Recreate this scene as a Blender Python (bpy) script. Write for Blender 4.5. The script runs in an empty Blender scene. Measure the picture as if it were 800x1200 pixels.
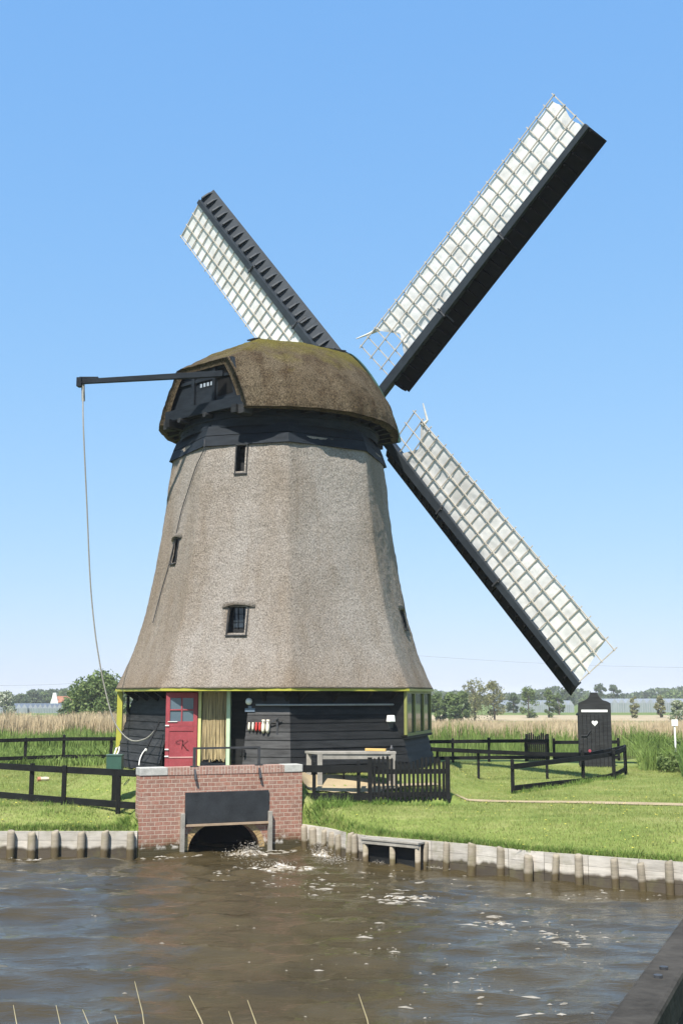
import bpy, math, random
import numpy as np
from mathutils import Vector, Matrix, noise
HAZE = .0003
random.seed(7); rng = np.random.default_rng(7)
S = bpy.context.scene; COL = S.collection
R = math.radians
sin, cos, pi = math.sin, math.cos, math.pi

# ------------------------------------------------------------------ camera
F = 1350.0                      # focal length in photo pixels (photo is 1200 px tall)
PITCH = math.atan(215 / F)
EYE = Vector((0, 0, 4.2))
cd = bpy.data.cameras.new('camera'); cam = bpy.data.objects.new('camera', cd); COL.objects.link(cam)
cd.sensor_fit = 'VERTICAL'; cd.sensor_height = 36; cd.sensor_width = 24; cd.lens = F / 1200 * 36
cd.clip_start = 0.1; cd.clip_end = 9000
cam.location = EYE; cam.rotation_euler = (pi / 2 + PITCH, 0, 0); S.camera = cam

def ray(px, py):
    x, z = (px - 400) / F, (600 - py) / F
    return Vector((x, cos(PITCH) - z * sin(PITCH), sin(PITCH) + z * cos(PITCH)))
def W(px, py, Y):                # survey a point of the photograph at depth Y
    d = ray(px, py); return EYE + d * (Y / d.y)
def G(px, py, z):                # the same at height z
    d = ray(px, py); return EYE + d * ((z - 4.2) / d.z)

# ------------------------------------------------------------------ object helpers
ORG = {}
def tag(o, label=None, cat=None, group=None, kind=None):
    if label: o['label'] = label
    if cat: o['category'] = cat
    if group: o['group'] = group
    if kind: o['kind'] = kind
    return o
def thing(name, label, cat, loc=(0, 0, 0), rz=0, group=None):
    o = bpy.data.objects.new(name, None); COL.objects.link(o); o.empty_display_size = .2
    o.location = loc; o.rotation_euler = (0, 0, rz); ORG[o.name] = Vector(loc)
    return tag(o, label, cat, group)
def link_mesh(name, me, mat, parent=None, loc=None):
    o = bpy.data.objects.new(name, me); COL.objects.link(o)
    if mat: me.materials.append(mat)
    if parent: o.parent = parent
    if loc is not None: o.location = loc
    return o

class MB:
    def __init__(s): s.v = []; s.f = []
    def add(s, vs, fs):
        n = len(s.v); s.v += [Vector(p) for p in vs]; s.f += [[i + n for i in q] for q in fs]; return s
    def quad(s, a, b, c, d): return s.add([a, b, c, d], [[0, 1, 2, 3]])
    def obox(s, c, ax, ay, az):
        c, ax, ay, az = map(Vector, (c, ax, ay, az))
        vs = [c + ax * i + ay * j + az * k for k in (-1, 1) for j in (-1, 1) for i in (-1, 1)]
        return s.add(vs, [[0, 2, 3, 1], [4, 5, 7, 6], [0, 1, 5, 4], [2, 6, 7, 3], [0, 4, 6, 2], [1, 3, 7, 5]])
    def box(s, x0, x1, y0, y1, z0, z1):
        return s.obox(((x0 + x1) / 2, (y0 + y1) / 2, (z0 + z1) / 2), ((x1 - x0) / 2, 0, 0), (0, (y1 - y0) / 2, 0), (0, 0, (z1 - z0) / 2))
    def beam(s, p, q, w, h, up=(0, 0, 1), w2=None, h2=None):
        p, q, up = Vector(p), Vector(q), Vector(up); d = (q - p).normalized()
        r = d.cross(up)
        if r.length < 1e-4: r = d.cross(Vector((0, 1, 0)))
        r.normalize(); u = r.cross(d); w2 = w2 or w; h2 = h2 or h
        vs = [p + r * i * w / 2 + u * j * h / 2 for i, j in ((-1, -1), (1, -1), (1, 1), (-1, 1))] + \
             [q + r * i * w2 / 2 + u * j * h2 / 2 for i, j in ((-1, -1), (1, -1), (1, 1), (-1, 1))]
        return s.add(vs, [[0, 1, 2, 3], [4, 7, 6, 5], [0, 4, 5, 1], [1, 5, 6, 2], [2, 6, 7, 3], [3, 7, 4, 0]])
    def tube(s, pts, r, n=8, cap=True):
        pts = [Vector(p) for p in pts]; m = len(pts)
        rs = r if isinstance(r, (list, tuple)) else [r] * m
        vs = []; ref = None
        for i, p in enumerate(pts):
            d = (pts[min(i + 1, m - 1)] - pts[max(i - 1, 0)]).normalized()
            if ref is None: ref = Vector((0, 0, 1)) if abs(d.z) < .9 else Vector((1, 0, 0))
            a = d.cross(ref).normalized(); b = d.cross(a).normalized(); ref = a.cross(d)
            vs += [p + (a * cos(2 * pi * k / n) + b * sin(2 * pi * k / n)) * rs[i] for k in range(n)]
        fs = [[i * n + k, i * n + (k + 1) % n, (i + 1) * n + (k + 1) % n, (i + 1) * n + k] for i in range(m - 1) for k in range(n)]
        if cap: fs += [list(range(n))[::-1], [(m - 1) * n + k for k in range(n)]]
        return s.add(vs, fs)
    def prism(s, poly, ex, ey, o, th):           # polygon in plane (ex, ey) at o, extruded by vector th
        ex, ey, o, th = map(Vector, (ex, ey, o, th)); n = len(poly)
        a = [o + ex * x + ey * y for x, y in poly]; b = [p + th for p in a]
        return s.add(a + b, [list(range(n)), list(range(2 * n - 1, n - 1, -1))] + [[i, i + n, (i + 1) % n + n, (i + 1) % n] for i in range(n)])
    def ball(s, c, rx, ry, rz, nu=12, nv=8, jit=0):
        c = Vector(c); vs = []
        for i in range(nv + 1):
            t = pi * i / nv
            for k in range(nu):
                a = 2 * pi * k / nu; j = 1 + random.uniform(-jit, jit)
                vs.append(c + Vector((rx * sin(t) * cos(a), ry * sin(t) * sin(a), rz * cos(t))) * j)
        return s.add(vs, [[i * nu + k, (i + 1) * nu + k, (i + 1) * nu + (k + 1) % nu, i * nu + (k + 1) % nu] for i in range(nv) for k in range(nu)])
    def build(s, name, mat, parent=None, local=False, smooth=False, bevel=0):
        off = Vector((0, 0, 0))
        if parent and not local: off = ORG.get(parent.name, Vector((0, 0, 0)))
        me = bpy.data.meshes.new(name); me.from_pydata([tuple(p - off) for p in s.v], [], s.f); me.update()
        import bmesh
        bm = bmesh.new(); bm.from_mesh(me); bmesh.ops.recalc_face_normals(bm, faces=bm.faces); bm.to_mesh(me); bm.free()
        if smooth:
            for p in me.polygons: p.use_smooth = True
        o = link_mesh(name, me, mat, parent); ORG[o.name] = off if parent and not local else Vector((0, 0, 0))
        if bevel:
            b = o.modifiers.new('bevel', 'BEVEL'); b.width = bevel; b.segments = 2; b.limit_method = 'ANGLE'
        return o

def np_mesh(name, V, Fc, mat, parent=None, off=(0, 0, 0), smooth=False):
    me = bpy.data.meshes.new(name); V = np.asarray(V, dtype=np.float32) - np.array(off, dtype=np.float32); Fc = np.asarray(Fc, dtype=np.int32)
    n, k = Fc.shape
    me.vertices.add(len(V)); me.vertices.foreach_set('co', V.ravel())
    me.loops.add(n * k); me.loops.foreach_set('vertex_index', Fc.ravel())
    me.polygons.add(n); me.polygons.foreach_set('loop_start', np.arange(0, n * k, k, dtype=np.int32)); me.polygons.foreach_set('loop_total', np.full(n, k, dtype=np.int32))
    if smooth: me.polygons.foreach_set('use_smooth', np.ones(n, dtype=bool))
    me.update(calc_edges=True); me.validate()
    return link_mesh(name, me, mat, parent)

# ------------------------------------------------------------------ materials
class NT:
    def __init__(s, name):
        s.m = bpy.data.materials.new(name); s.m.use_nodes = True; s.t = s.m.node_tree; s.t.nodes.clear()
        s.out = s.n('ShaderNodeOutputMaterial'); s.b = s.n('ShaderNodeBsdfPrincipled'); s.l(s.b.outputs[0], s.out.inputs[0])
        s.tc = s.n('ShaderNodeTexCoord')
    def n(s, t, **kw):
        x = s.t.nodes.new(t)
        for k, v in kw.items(): setattr(x, k, v)
        return x
    def l(s, a, b): s.t.links.new(a, b)
    def pos(s, scale=(1, 1, 1), geo=False):
        mp = s.n('ShaderNodeMapping'); mp.inputs['Scale'].default_value = scale
        src = s.n('ShaderNodeNewGeometry').outputs['Position'] if geo else s.tc.outputs['Object']
        s.l(src, mp.inputs[0]); return mp.outputs[0]
    def noise(s, scale, detail=4, rough=.55, vec=None, dist=0):
        x = s.n('ShaderNodeTexNoise'); x.inputs['Scale'].default_value = scale; x.inputs['Detail'].default_value = detail
        x.inputs['Roughness'].default_value = rough; x.inputs['Distortion'].default_value = dist
        s.l(vec if vec else s.tc.outputs['Object'], x.inputs['Vector']); return x.outputs[0]
    def ramp(s, fac, stops, interp='LINEAR'):
        x = s.n('ShaderNodeValToRGB'); e = x.color_ramp.elements; x.color_ramp.interpolation = interp
        while len(e) < len(stops): e.new(.5)
        for i, (p, c) in enumerate(stops):
            e[i].position = p; e[i].color = (*(c if isinstance(c, (tuple, list)) else (c, c, c)), 1)
        s.l(fac, x.inputs[0]); return x.outputs[0]
    def mix(s, fac, a, b, mode='MIX'):
        x = s.n('ShaderNodeMix'); x.data_type = 'RGBA'; x.blend_type = mode
        for i, v in ((0, fac), (6, a), (7, b)):
            if hasattr(v, 'is_linked'): s.l(v, x.inputs[i])
            elif i == 0: x.inputs[0].default_value = v
            else: x.inputs[i].default_value = (*v, 1)
        return x.outputs[2]
    def math(s, op, a, b=0.0, c=None):
        x = s.n('ShaderNodeMath'); x.operation = op
        for i, v in enumerate((a, b) if c is None else (a, b, c)):
            if hasattr(v, 'is_linked'): s.l(v, x.inputs[i])
            else: x.inputs[i].default_value = v
        return x.outputs[0]
    def bump(s, h, strength=.5, dist=.02, normal=None):
        x = s.n('ShaderNodeBump'); x.inputs['Strength'].default_value = strength; x.inputs['Distance'].default_value = dist
        s.l(h, x.inputs['Height'])
        if normal: s.l(normal, x.inputs['Normal'])
        s.l(x.outputs[0], s.b.inputs['Normal']); return x.outputs[0]
    def set(s, color=None, rough=None, spec=None, **kw):
        for k, v in (('Base Color', color), ('Roughness', rough), ('Specular IOR Level', spec)):
            if v is None: continue
            if hasattr(v, 'is_linked'): s.l(v, s.b.inputs[k])
            elif k == 'Base Color': s.b.inputs[k].default_value = (*v, 1)
            else: s.b.inputs[k].default_value = v
        for k, v in kw.items(): s.b.inputs[k.replace('_', ' ')].default_value = v
        return s.m

def scl(c, k): return tuple(min(1, x * k) for x in c)
def plain(name, c, rough=.6, var=.25, scale=3, stretch=(1, 1, 1), bump=.15, spec=.4, fine=30, isl=0):
    t = NT(name); v = t.pos(stretch)
    a = t.noise(scale, 5, .6, v); b = t.noise(fine, 3, .6, v)
    col = t.ramp(t.math('ADD', t.math('MULTIPLY', a, .65), t.math('MULTIPLY', b, .35)), [(.3, scl(c, 1 - var)), (.7, scl(c, 1 + var))])
    if isl:
        r = t.n('ShaderNodeNewGeometry').outputs['Random Per Island']; col = t.mix(1.0, col, t.ramp(r, [(0, 1 - isl), (1, 1.0)]), 'MULTIPLY')
    if bump: t.bump(b, bump, .01)
    return t.set(col, rough, spec)

M = {}
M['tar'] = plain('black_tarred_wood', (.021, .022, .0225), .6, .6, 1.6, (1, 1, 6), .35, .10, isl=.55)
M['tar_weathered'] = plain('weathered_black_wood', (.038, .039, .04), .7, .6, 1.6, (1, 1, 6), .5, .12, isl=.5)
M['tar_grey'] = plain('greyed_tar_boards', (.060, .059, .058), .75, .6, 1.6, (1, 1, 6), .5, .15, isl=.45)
M['fence'] = plain('black_fence_paint', (.012, .0125, .0125), .7, .5, 3, (1, 1, 1), .3, .10)
M['blue_black'] = plain('blue_black_paint', (.017, .022, .028), .65, .5, 2.0, (1, 1, 5), .3, .10, isl=.3)
M['stock'] = plain('sail_stock_paint', (.028, .035, .043), .55, .3, 2.5, (1, 1, 1), .15, .2)
M['windboard'] = plain('windboard_shade_tar', (.008, .0078, .0075), .7, .4, 2.5, (1, 1, 1), .15, .06)  # near-black holds the shade of boards turned from the sun
M['grey_wood'] = plain('weathered_grey_wood', (.27, .25, .215), .8, .35, 4, (1, 1, 1), .4, .2)
M['lattice'] = plain('bare_lattice_wood', (.44, .40, .34), .75, .25, 6, (1, 1, 1), .2, .2)
M['yellow'] = plain('yellow_green_paint', (.36, .345, .05), .45, .12, 5, (1, 1, 1), .1, .4)
M['pale_green'] = plain('pale_green_paint', (.45, .55, .38), .5, .12, 5, (1, 1, 1), .1, .4)
M['red'] = plain('faded_red_paint', (.31, .055, .066), .65, .25, 3, (1, 1, 1), .12, .35)
M['dark_red'] = plain('dark_monogram_paint', (.05, .012, .012), .6, .2, 3)
M['white'] = plain('white_paint', (.78, .78, .75), .5, .08, 4, (1, 1, 1), .05, .4)
M['iron'] = plain('dark_iron', (.04, .04, .042), .5, .4, 8, (1, 1, 1), .2, .5)
M['galv'] = plain('galvanised_steel', (.28, .29, .30), .4, .2, 8, (1, 1, 1), .1, .5)
M['rope'] = plain('grey_rope', (.24, .23, .20), .9, .3, 30, (1, 1, 1), .3, .1)
M['white_rope'] = plain('white_rope', (.62, .60, .55), .9, .2, 30, (1, 1, 1), .3, .1)
M['green_box'] = plain('green_enamel', (.035, .085, .06), .4, .25, 5, (1, 1, 1), .05, .5)
M['bamboo'] = plain('dry_bamboo', (.40, .31, .17), .7, .6, 14, (1, 1, .06), .3, .3)
M['steelplate'] = plain('dark_steel_plate', (.022, .024, .026), .5, .6, 2.2, (1, 1, 1), .1, .45)
M['stone'] = plain('pale_coping_stone', (.40, .39, .355), .85, .3, 7, (1, 1, 1), .25, .2)
M['orange_wood'] = plain('yellow_timber', (.55, .36, .12), .6, .15, 8)
M['red_clog'] = plain('red_clog_paint', (.45, .05, .04), .4, .15, 8)
M['pale_clog'] = plain('bare_poplar_clog', (.66, .60, .48), .6, .12, 8)
M['log'] = plain('pale_split_log', (.60, .50, .38), .8, .3, 9)
M['dark'] = plain('dark_inside', (.008, .008, .008), .9, .3, 3, (1, 1, 1), 0, .1)
M['trunk'] = plain('bark', (.085, .07, .05), .9, .35, 4, (1, 1, .3), .5, .1)
M['roof_tile'] = plain('orange_roof_tile', (.30, .135, .08), .8, .25, 2, (1, 1, 1), .2, .2)
M['house_wall'] = plain('cream_render', (.62, .58, .50), .8, .1, 2, (1, 1, 1), .1, .2)
M['gh_wall'] = plain('greenhouse_wall', (.21, .24, .24), .55, .3, .6, (1, 1, .1), 0, .3, 4)
M['gh_wall_dark'] = plain('planted_greenhouse_wall', (.16, .21, .20), .35, .4, .6, (1, 1, .1), 0, .5, 4)
M['gh_roof'] = plain('whitewashed_glass', (.25, .27, .29), .6, .12, .2, (1, 1, 1), 0, .5, 4)
M['rail'] = plain('bridge_rail_paint', (.052, .047, .040), .85, .5, 6, (1, 1, 1), .4, .08)
M['reddot'] = plain('red_plastic', (.35, .05, .07), .4, .1, 5)
M['straw'] = plain('dry_straw', (.55, .46, .28), .8, .25, 5)
M['wire'] = plain('overhead_wire', (.25, .26, .28), .6, .1, 1)
M['path'] = plain('sandy_path', (.34, .27, .17), .95, .25, 1.5, (1, 1, 1), .4, .1)

def glass(name, c=(.03, .04, .05), rough=.05):
    t = NT(name); n = t.noise(1.3, 2); t.bump(n, .05, .02)
    return t.set(c, rough, .6)
M['glass'] = glass('window_glass')
M['door_glass'] = glass('door_window_glass', (.10, .14, .17), .08)

def thatch(name, dark, lite, stain, moss=None, s=(1, 1, .45)):
    t = NT(name); v = t.pos(s)
    fine = t.noise(33, 4, .62, v, .4); micro = t.noise(70, 2, .6, v); big = t.noise(.55, 5, .6, t.pos((1, 1, .35))); mid = t.noise(2.2, 4, .6, t.pos((1, 1, .13)))
    h = t.math('ADD', t.math('MULTIPLY', fine, .72), t.math('MULTIPLY', micro, .28))
    c = t.ramp(h, [(.30, scl(dark, .45)), (.43, dark), (.57, lite), (.75, scl(lite, 1.25))])
    c = t.mix(t.ramp(big, [(.42, 0.0), (.68, .75)]), c, t.mix(1.0, c, stain, 'MULTIPLY'))
    c = t.mix(t.ramp(mid, [(.5, 0.0), (.75, .45)]), c, t.mix(1.0, c, scl(stain, 1.05), 'MULTIPLY'))
    if not moss:                                       # weather stains: brown foot of the roof, run-off under the lower window
        sz = t.n('ShaderNodeSeparateXYZ'); t.l(t.tc.outputs['Object'], sz.inputs[0])
        foot = t.math('ADD', sz.outputs['Z'], t.math('MULTIPLY', t.noise(1.0, 4, .6, t.pos((1, 1, .4))), -2.6))
        c = t.mix(t.ramp(t.math('MULTIPLY', foot, .2), [(.14, .6), (.42, 0.0)]), c, t.mix(1.0, c, (.74, .64, .52), 'MULTIPLY'))
        west = t.math('ADD', t.math('MULTIPLY', sz.outputs['X'], -.2), t.math('MULTIPLY', t.noise(.9, 4, .6, t.pos((1, 1, .3))), .5))
        c = t.mix(t.ramp(west, [(.78, 0.0), (1.05, .6)]), c, t.mix(1.0, c, (.76, .66, .54), 'MULTIPLY'))
        wx_ = t.math('ABSOLUTE', t.math('ADD', sz.outputs['X'], 1.22)); band = t.ramp(t.math('ADD', wx_, t.math('MULTIPLY', t.noise(3, 3, .6, t.pos((1, 1, .2))), .3)), [(.22, 1.0), (.5, 0.0)])
        run = t.math('MULTIPLY', band, t.ramp(t.math('MULTIPLY', sz.outputs['Z'], .2), [(.68, 0.0), (.90, .8), (.98, .8), (1.0, 0.0)]))
        c = t.mix(run, c, t.mix(1.0, c, (.60, .54, .47), 'MULTIPLY'))
    if moss:
        sx = t.n('ShaderNodeSeparateXYZ'); t.l(t.tc.outputs['Object'], sx.inputs[0])
        up = t.math('MULTIPLY_ADD', sx.outputs['Z'], .34, -4.33)          # more moss high on the cap, where it stays damp
        g = t.math('ADD', t.math('MULTIPLY', t.noise(1.1, 5, .65), 1.1), up)
        c = t.mix(t.ramp(t.noise(1.6, 5, .65, t.pos((1.2, 1.2, .16))), [(.48, 0.0), (.66, .8)]), c, t.mix(1.0, c, (.46, .38, .30), 'MULTIPLY'))
        c = t.mix(t.ramp(g, [(.62, 0.0), (.98, .8)]), c, t.mix(t.ramp(h, [(.35, 0.0), (.65, 1.0)]), scl(moss, .35), scl(moss, 1.5)))
    t.bump(h, 1.0, .075)
    return t.set(c, .95, .1)
M['thatch'] = thatch('weathered_reed_thatch', (.232, .206, .180), (.372, .336, .297), (.70, .63, .54))
M['cap_thatch'] = thatch('mossy_reed_thatch', (.052, .040, .025), (.165, .130, .085), (.55, .48, .38), moss=(.135, .115, .018))

def brick(name, c1, c2, mortar, bw=.21, bh=.105, swap=False):
    t = NT(name); sx = t.n('ShaderNodeSeparateXYZ'); t.l(t.tc.outputs['Object'], sx.inputs[0])
    cx = t.n('ShaderNodeCombineXYZ'); a = t.math('ADD', sx.outputs['X'], sx.outputs['Y'])
    wob = t.math('MULTIPLY', t.noise(6, 2), .03)
    if swap: t.l(sx.outputs['Z'], cx.inputs['X']); t.l(a, cx.inputs['Y'])
    else: t.l(t.math('ADD', a, wob), cx.inputs['X']); t.l(t.math('ADD', sx.outputs['Z'], wob), cx.inputs['Y'])
    b = t.n('ShaderNodeTexBrick'); b.inputs['Scale'].default_value = 1; b.inputs['Brick Width'].default_value = bw; b.inputs['Row Height'].default_value = bh
    b.inputs['Mortar Size'].default_value = .009; b.inputs['Mortar Smooth'].default_value = .3; b.inputs['Bias'].default_value = -.1
    b.inputs['Color1'].default_value = (*c1, 1); b.inputs['Color2'].default_value = (*c2, 1); b.inputs['Mortar'].default_value = (*mortar, 1)
    t.l(cx.outputs[0], b.inputs['Vector'])
    c = t.mix(t.ramp(t.noise(9, 4, .7), [(.35, .0), (.75, .55)]), b.outputs['Color'], mortar)
    c = t.mix(t.ramp(t.noise(1.1, 4, .6), [(.4, 0.0), (.7, .4)]), c, t.mix(1.0, c, (.62, .55, .5), 'MULTIPLY'))
    # wet, algae-stained foot at the waterline
    w = t.math('ADD', sx.outputs['Z'], t.math('MULTIPLY', t.noise(2.2, 4), -.35))
    c = t.mix(t.ramp(w, [(.06, .8), (.34, 0.0)]), c, t.mix(1.0, c, (.45, .42, .30), 'MULTIPLY')); c = t.mix(t.ramp(w, [(-.02, .9), (.10, 0.0)]), c, (.045, .042, .02))
    lime = t.math('MULTIPLY', t.ramp(t.noise(3.5, 5, .7), [(.52, 0.0), (.62, .8)]), t.ramp(sx.outputs['Z'], [(.12, 0.0), (.2, 1.0), (.3, .7), (.5, 0.0)]))
    c = t.mix(lime, c, (.62, .58, .52))
    t.bump(t.math('ADD', t.math('MULTIPLY', b.outputs['Fac'], -1), t.math('MULTIPLY', t.noise(40, 3), .5)), .7, .012)
    return t.set(c, .9, .2)
M['brick'] = brick('weathered_red_brick', (.31, .130, .090), (.215, .098, .072), (.47, .375, .30))
M['brick_rowlock'] = brick('upright_brick_course', (.34, .17, .125), (.26, .135, .11), (.50, .41, .34), bw=.26, bh=.085, swap=True)
M['arch_brick'] = plain('yellow_arch_brick', (.36, .25, .12), .9, .4, 12, (1, 1, 1), .4, .2)

def planks(name, c, wet=(.05, .036, .02), level=.44):
    t = NT(name); sx = t.n('ShaderNodeSeparateXYZ'); t.l(t.n('ShaderNodeNewGeometry').outputs['Position'], sx.inputs[0])
    v = t.pos((1, 1, 9), True); g = t.noise(2.5, 5, .65, v); b = t.noise(1.1, 3, .6, t.pos((1, 1, 1), True))
    col = t.ramp(t.math('ADD', t.math('MULTIPLY', g, .6), t.math('MULTIPLY', b, .4)), [(.3, scl(c, .62)), (.52, c), (.72, scl(c, 1.22))])
    w = t.math('ADD', sx.outputs['Z'], t.math('MULTIPLY', t.math('ADD', t.noise(1.6, 3, .6, t.pos((1, 1, 0), True)), -.5), .35))
    col = t.mix(t.ramp(w, [(level - .05, .93), (level + .015, 0.0)]), col, wet)
    r = t.n('ShaderNodeNewGeometry').outputs['Random Per Island']; col = t.mix(1.0, col, t.ramp(r, [(0, .72), (1, 1.0)]), 'MULTIPLY')
    green = t.mix(t.ramp(t.noise(3, 4, .6, t.pos((1, 1, 1), True)), [(.5, 0.0), (.7, .35)]), col, (.14, .13, .05))
    t.bump(g, .4, .012)
    return t.set(green, .75, .3)
M['revet'] = planks('grey_revetment_planks', (.52, .48, .42))
M['pile'] = planks('weathered_oak_pile', (.31, .265, .20), (.085, .06, .025), .40)

def grass_mat(name, a, b, c, blade=False):
    t = NT(name); p = t.pos((1, 1, 1), True)
    n = t.noise(.6, 5, .65, p); f = t.noise(7, 5, .7, p); s = t.noise(1.4, 3, .6, t.pos((.35, 1.6, 1), True))
    col = t.ramp(t.math('ADD', t.math('ADD', t.math('MULTIPLY', n, .45), t.math('MULTIPLY', f, .25)), t.math('MULTIPLY', s, .3)), [(.38, a), (.5, b), (.61, c)])
    dry = t.noise(.9, 5, .7, t.pos((1, 1.4, 1), True)); col = t.mix(t.ramp(dry, [(.56, 0.0), (.68, .6)]), col, scl((c[0], c[1] * .93, c[2]), 1.02))
    if blade:
        r = t.n('ShaderNodeNewGeometry').outputs['Random Per Island']
        col = t.mix(t.ramp(r, [(0, 0.0), (1, .55)]), col, scl(c, 1.15))
        t.b.inputs['Subsurface Weight'].default_value = 0
    else: t.bump(f, .8, .04)
    return t.set(col, .85, .15)
LA, LB, LC = (.085, .13, .026), (.165, .205, .052), (.275, .275, .11)

def ground_mat():
    t = NT('meadow_ground'); p = t.pos((1, 1, 1), True)
    sx = t.n('ShaderNodeSeparateXYZ'); t.l(p, sx.inputs[0])
    n = t.noise(.6, 5, .65, p); f = t.noise(7, 5, .7, p); s = t.noise(1.4, 3, .6, t.pos((.35, 1.6, 1), True))
    col = t.ramp(t.math('ADD', t.math('ADD', t.math('MULTIPLY', n, .35), t.math('MULTIPLY', f, .35)), t.math('MULTIPLY', s, .3)), [(.34, LA), (.5, LB), (.66, LC)])
    # far fields: stubble, then pasture
    yy = t.math('ADD', sx.outputs['Y'], t.math('MULTIPLY', t.math('ADD', t.noise(.03, 3, .5, p), -.5), 14))
    fn = t.noise(.08, 4, .6, t.pos((.2, 1, 1), True))
    stub = t.ramp(fn, [(.3, (.30, .235, .15)), (.7, (.40, .33, .21))])
    past = t.ramp(fn, [(.3, (.10, .14, .035)), (.7, (.15, .19, .06))])
    col = t.mix(t.ramp(t.math('MULTIPLY', yy, .001), [(.075, 0.0), (.08, 1.0)]), col, past)
    k = t.ramp(t.math('MULTIPLY', yy, .001), [(.222, 0.0), (.228, 1.0)]); k2 = t.ramp(t.math('MULTIPLY', yy, .001), [(.295, 1.0), (.305, 0.0)])
    right = t.ramp(t.math('MULTIPLY_ADD', sx.outputs['X'], .01, .5), [(.5, .25), (.53, 1.0)])
    col = t.mix(t.math('MULTIPLY', t.math('MULTIPLY', k, k2), right), col, stub)
    w = t.ramp(t.math('ADD', sx.outputs['Z'], 1.0), [(.9, 1.0), (.98, 0.0)])       # the bare muddy bed below the waterline
    near = t.ramp(t.math('MULTIPLY', sx.outputs['Y'], .01), [(.45, 1.0), (.5, 0.0)])
    col = t.mix(t.math('MULTIPLY', w, near), col, (.06, .042, .022))
    t.bump(f, .8, .04)
    return t.set(col, .9, .1)
M['ground'] = ground_mat()
M['grass'] = grass_mat('mown_grass_blades', LA, LB, LC, True)
M['long_grass'] = grass_mat('long_grass_blades', (.055, .11, .015), (.10, .175, .03), (.17, .235, .06), True)
M['reed_tan'] = grass_mat('dry_reed_stems', (.29, .22, .13), (.41, .325, .20), (.52, .43, .28), True)
M['reed_green'] = grass_mat('young_green_reeds', (.055, .105, .018), (.105, .17, .035), (.19, .25, .075), True)
M['reed_deep'] = grass_mat('dark_green_reeds', (.035, .075, .015), (.07, .13, .03), (.13, .19, .06), True)

def water_mat():
    t = NT('peat_brown_water'); p = t.pos((1, 1, 1), True)
    a = t.noise(3.2, 5, .62, t.pos((.5, 1.5, 1), True), .6); b = t.noise(11, 4, .65, t.pos((.6, 1.5, 1), True))
    h = t.math('ADD', t.math('MULTIPLY', a, .75), t.math('MULTIPLY', b, .25))
    t.bump(h, .55, .06)
    c = t.ramp(t.noise(.5, 4, .6, p), [(.3, (.036, .027, .012)), (.7, (.060, .046, .022))])
    m = t.set(c, .035, .5); t.b.inputs['IOR'].default_value = 1.333
    return m
M['water'] = water_mat()
t = NT('river_foam'); t.bump(t.noise(30, 3), .5, .02); t.b.inputs['Alpha'].default_value = .55; M['foam'] = t.set(t.ramp(t.noise(3.0, 4, .6), [(.35, (.22, .19, .14)), (.65, (.50, .46, .40))]), .6, .3)

def cloth_mat():
    t = NT('white_sailcloth'); n = t.noise(1.2, 4, .6); f = t.noise(5, 4, .6)
    c = t.ramp(n, [(.3, (.62, .595, .56)), (.6, (.83, .81, .78))]); t.bump(f, .3, .03)
    t.set(c, .8, .1)
    tr = t.n('ShaderNodeBsdfTranslucent'); t.l(c, tr.inputs['Color'])
    mx = t.n('ShaderNodeMixShader'); mx.inputs[0].default_value = .22
    t.l(t.b.outputs[0], mx.inputs[1]); t.l(tr.outputs[0], mx.inputs[2]); t.l(mx.outputs[0], t.out.inputs[0])
    return t.m
M['cloth'] = cloth_mat()
def leaf_mat(name, a, b, c):
    t = NT(name); p = t.pos((1, 1, 1), True)
    r = t.n('ShaderNodeNewGeometry').outputs['Random Per Island']
    col = t.ramp(t.math('ADD', t.math('MULTIPLY', r, .6), t.math('MULTIPLY', t.noise(.5, 3, .6, p), .4)), [(.2, a), (.5, b), (.8, c)])
    t.set(col, .7, .2)
    tr = t.n('ShaderNodeBsdfTranslucent'); t.l(col, tr.inputs['Color'])
    mx = t.n('ShaderNodeMixShader'); mx.inputs[0].default_value = .3
    t.l(t.b.outputs[0], mx.inputs[1]); t.l(tr.outputs[0], mx.inputs[2]); t.l(mx.outputs[0], t.out.inputs[0])
    return t.m
M['leaf'] = leaf_mat('green_leaves', (.07, .11, .032), (.13, .18, .055), (.20, .25, .09))
M['leaf_pale'] = leaf_mat('pale_spring_leaves', (.13, .14, .05), (.21, .21, .09), (.30, .29, .15))
M['leaf_hazed'] = leaf_mat('haze_paled_leaves', (.075, .105, .05), (.115, .15, .075), (.165, .205, .11))  # distance haze put into the leaf colour, paled instead of thicker air
M['blossom'] = leaf_mat('blossom_leaves', (.12, .16, .06), (.30, .33, .20), (.60, .60, .50))

# ------------------------------------------------------------------ terrain
AX = Vector((-2.12, 38.6, 0))
ZW = .2                          # water level
WL = G(162, 1003.5, ZW); WR = G(353.5, 993.5, ZW); BT = W(80, 975, WL.y).z; WANG = math.atan2(WR.y - WL.y, WR.x - WL.x); WLEN = (WR - WL).length
shore_px = [(357, 994), (385, 999), (408, 1006), (432, 1010), (497, 1016), (555, 1022), (620, 1031), (700, 1038), (795, 1046)]
SHR = [G(a, b, ZW) for a, b in shore_px]
SH = [(-3000, WL.y), (WL.x, WL.y), (WR.x, WR.y)] + [(p.x, p.y) for p in SHR if p.x > WR.x + .02]
SH += [(SH[-1][0] + 8, SH[-1][1] - 4.5), (3000, SH[-1][1] - 4.6)]
sx_, sy_ = np.array(SH).T
def shore(x): return float(np.interp(x, sx_, sy_))
def sm(t): t = max(0., min(1., t)); return t * t * (3 - 2 * t)
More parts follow.
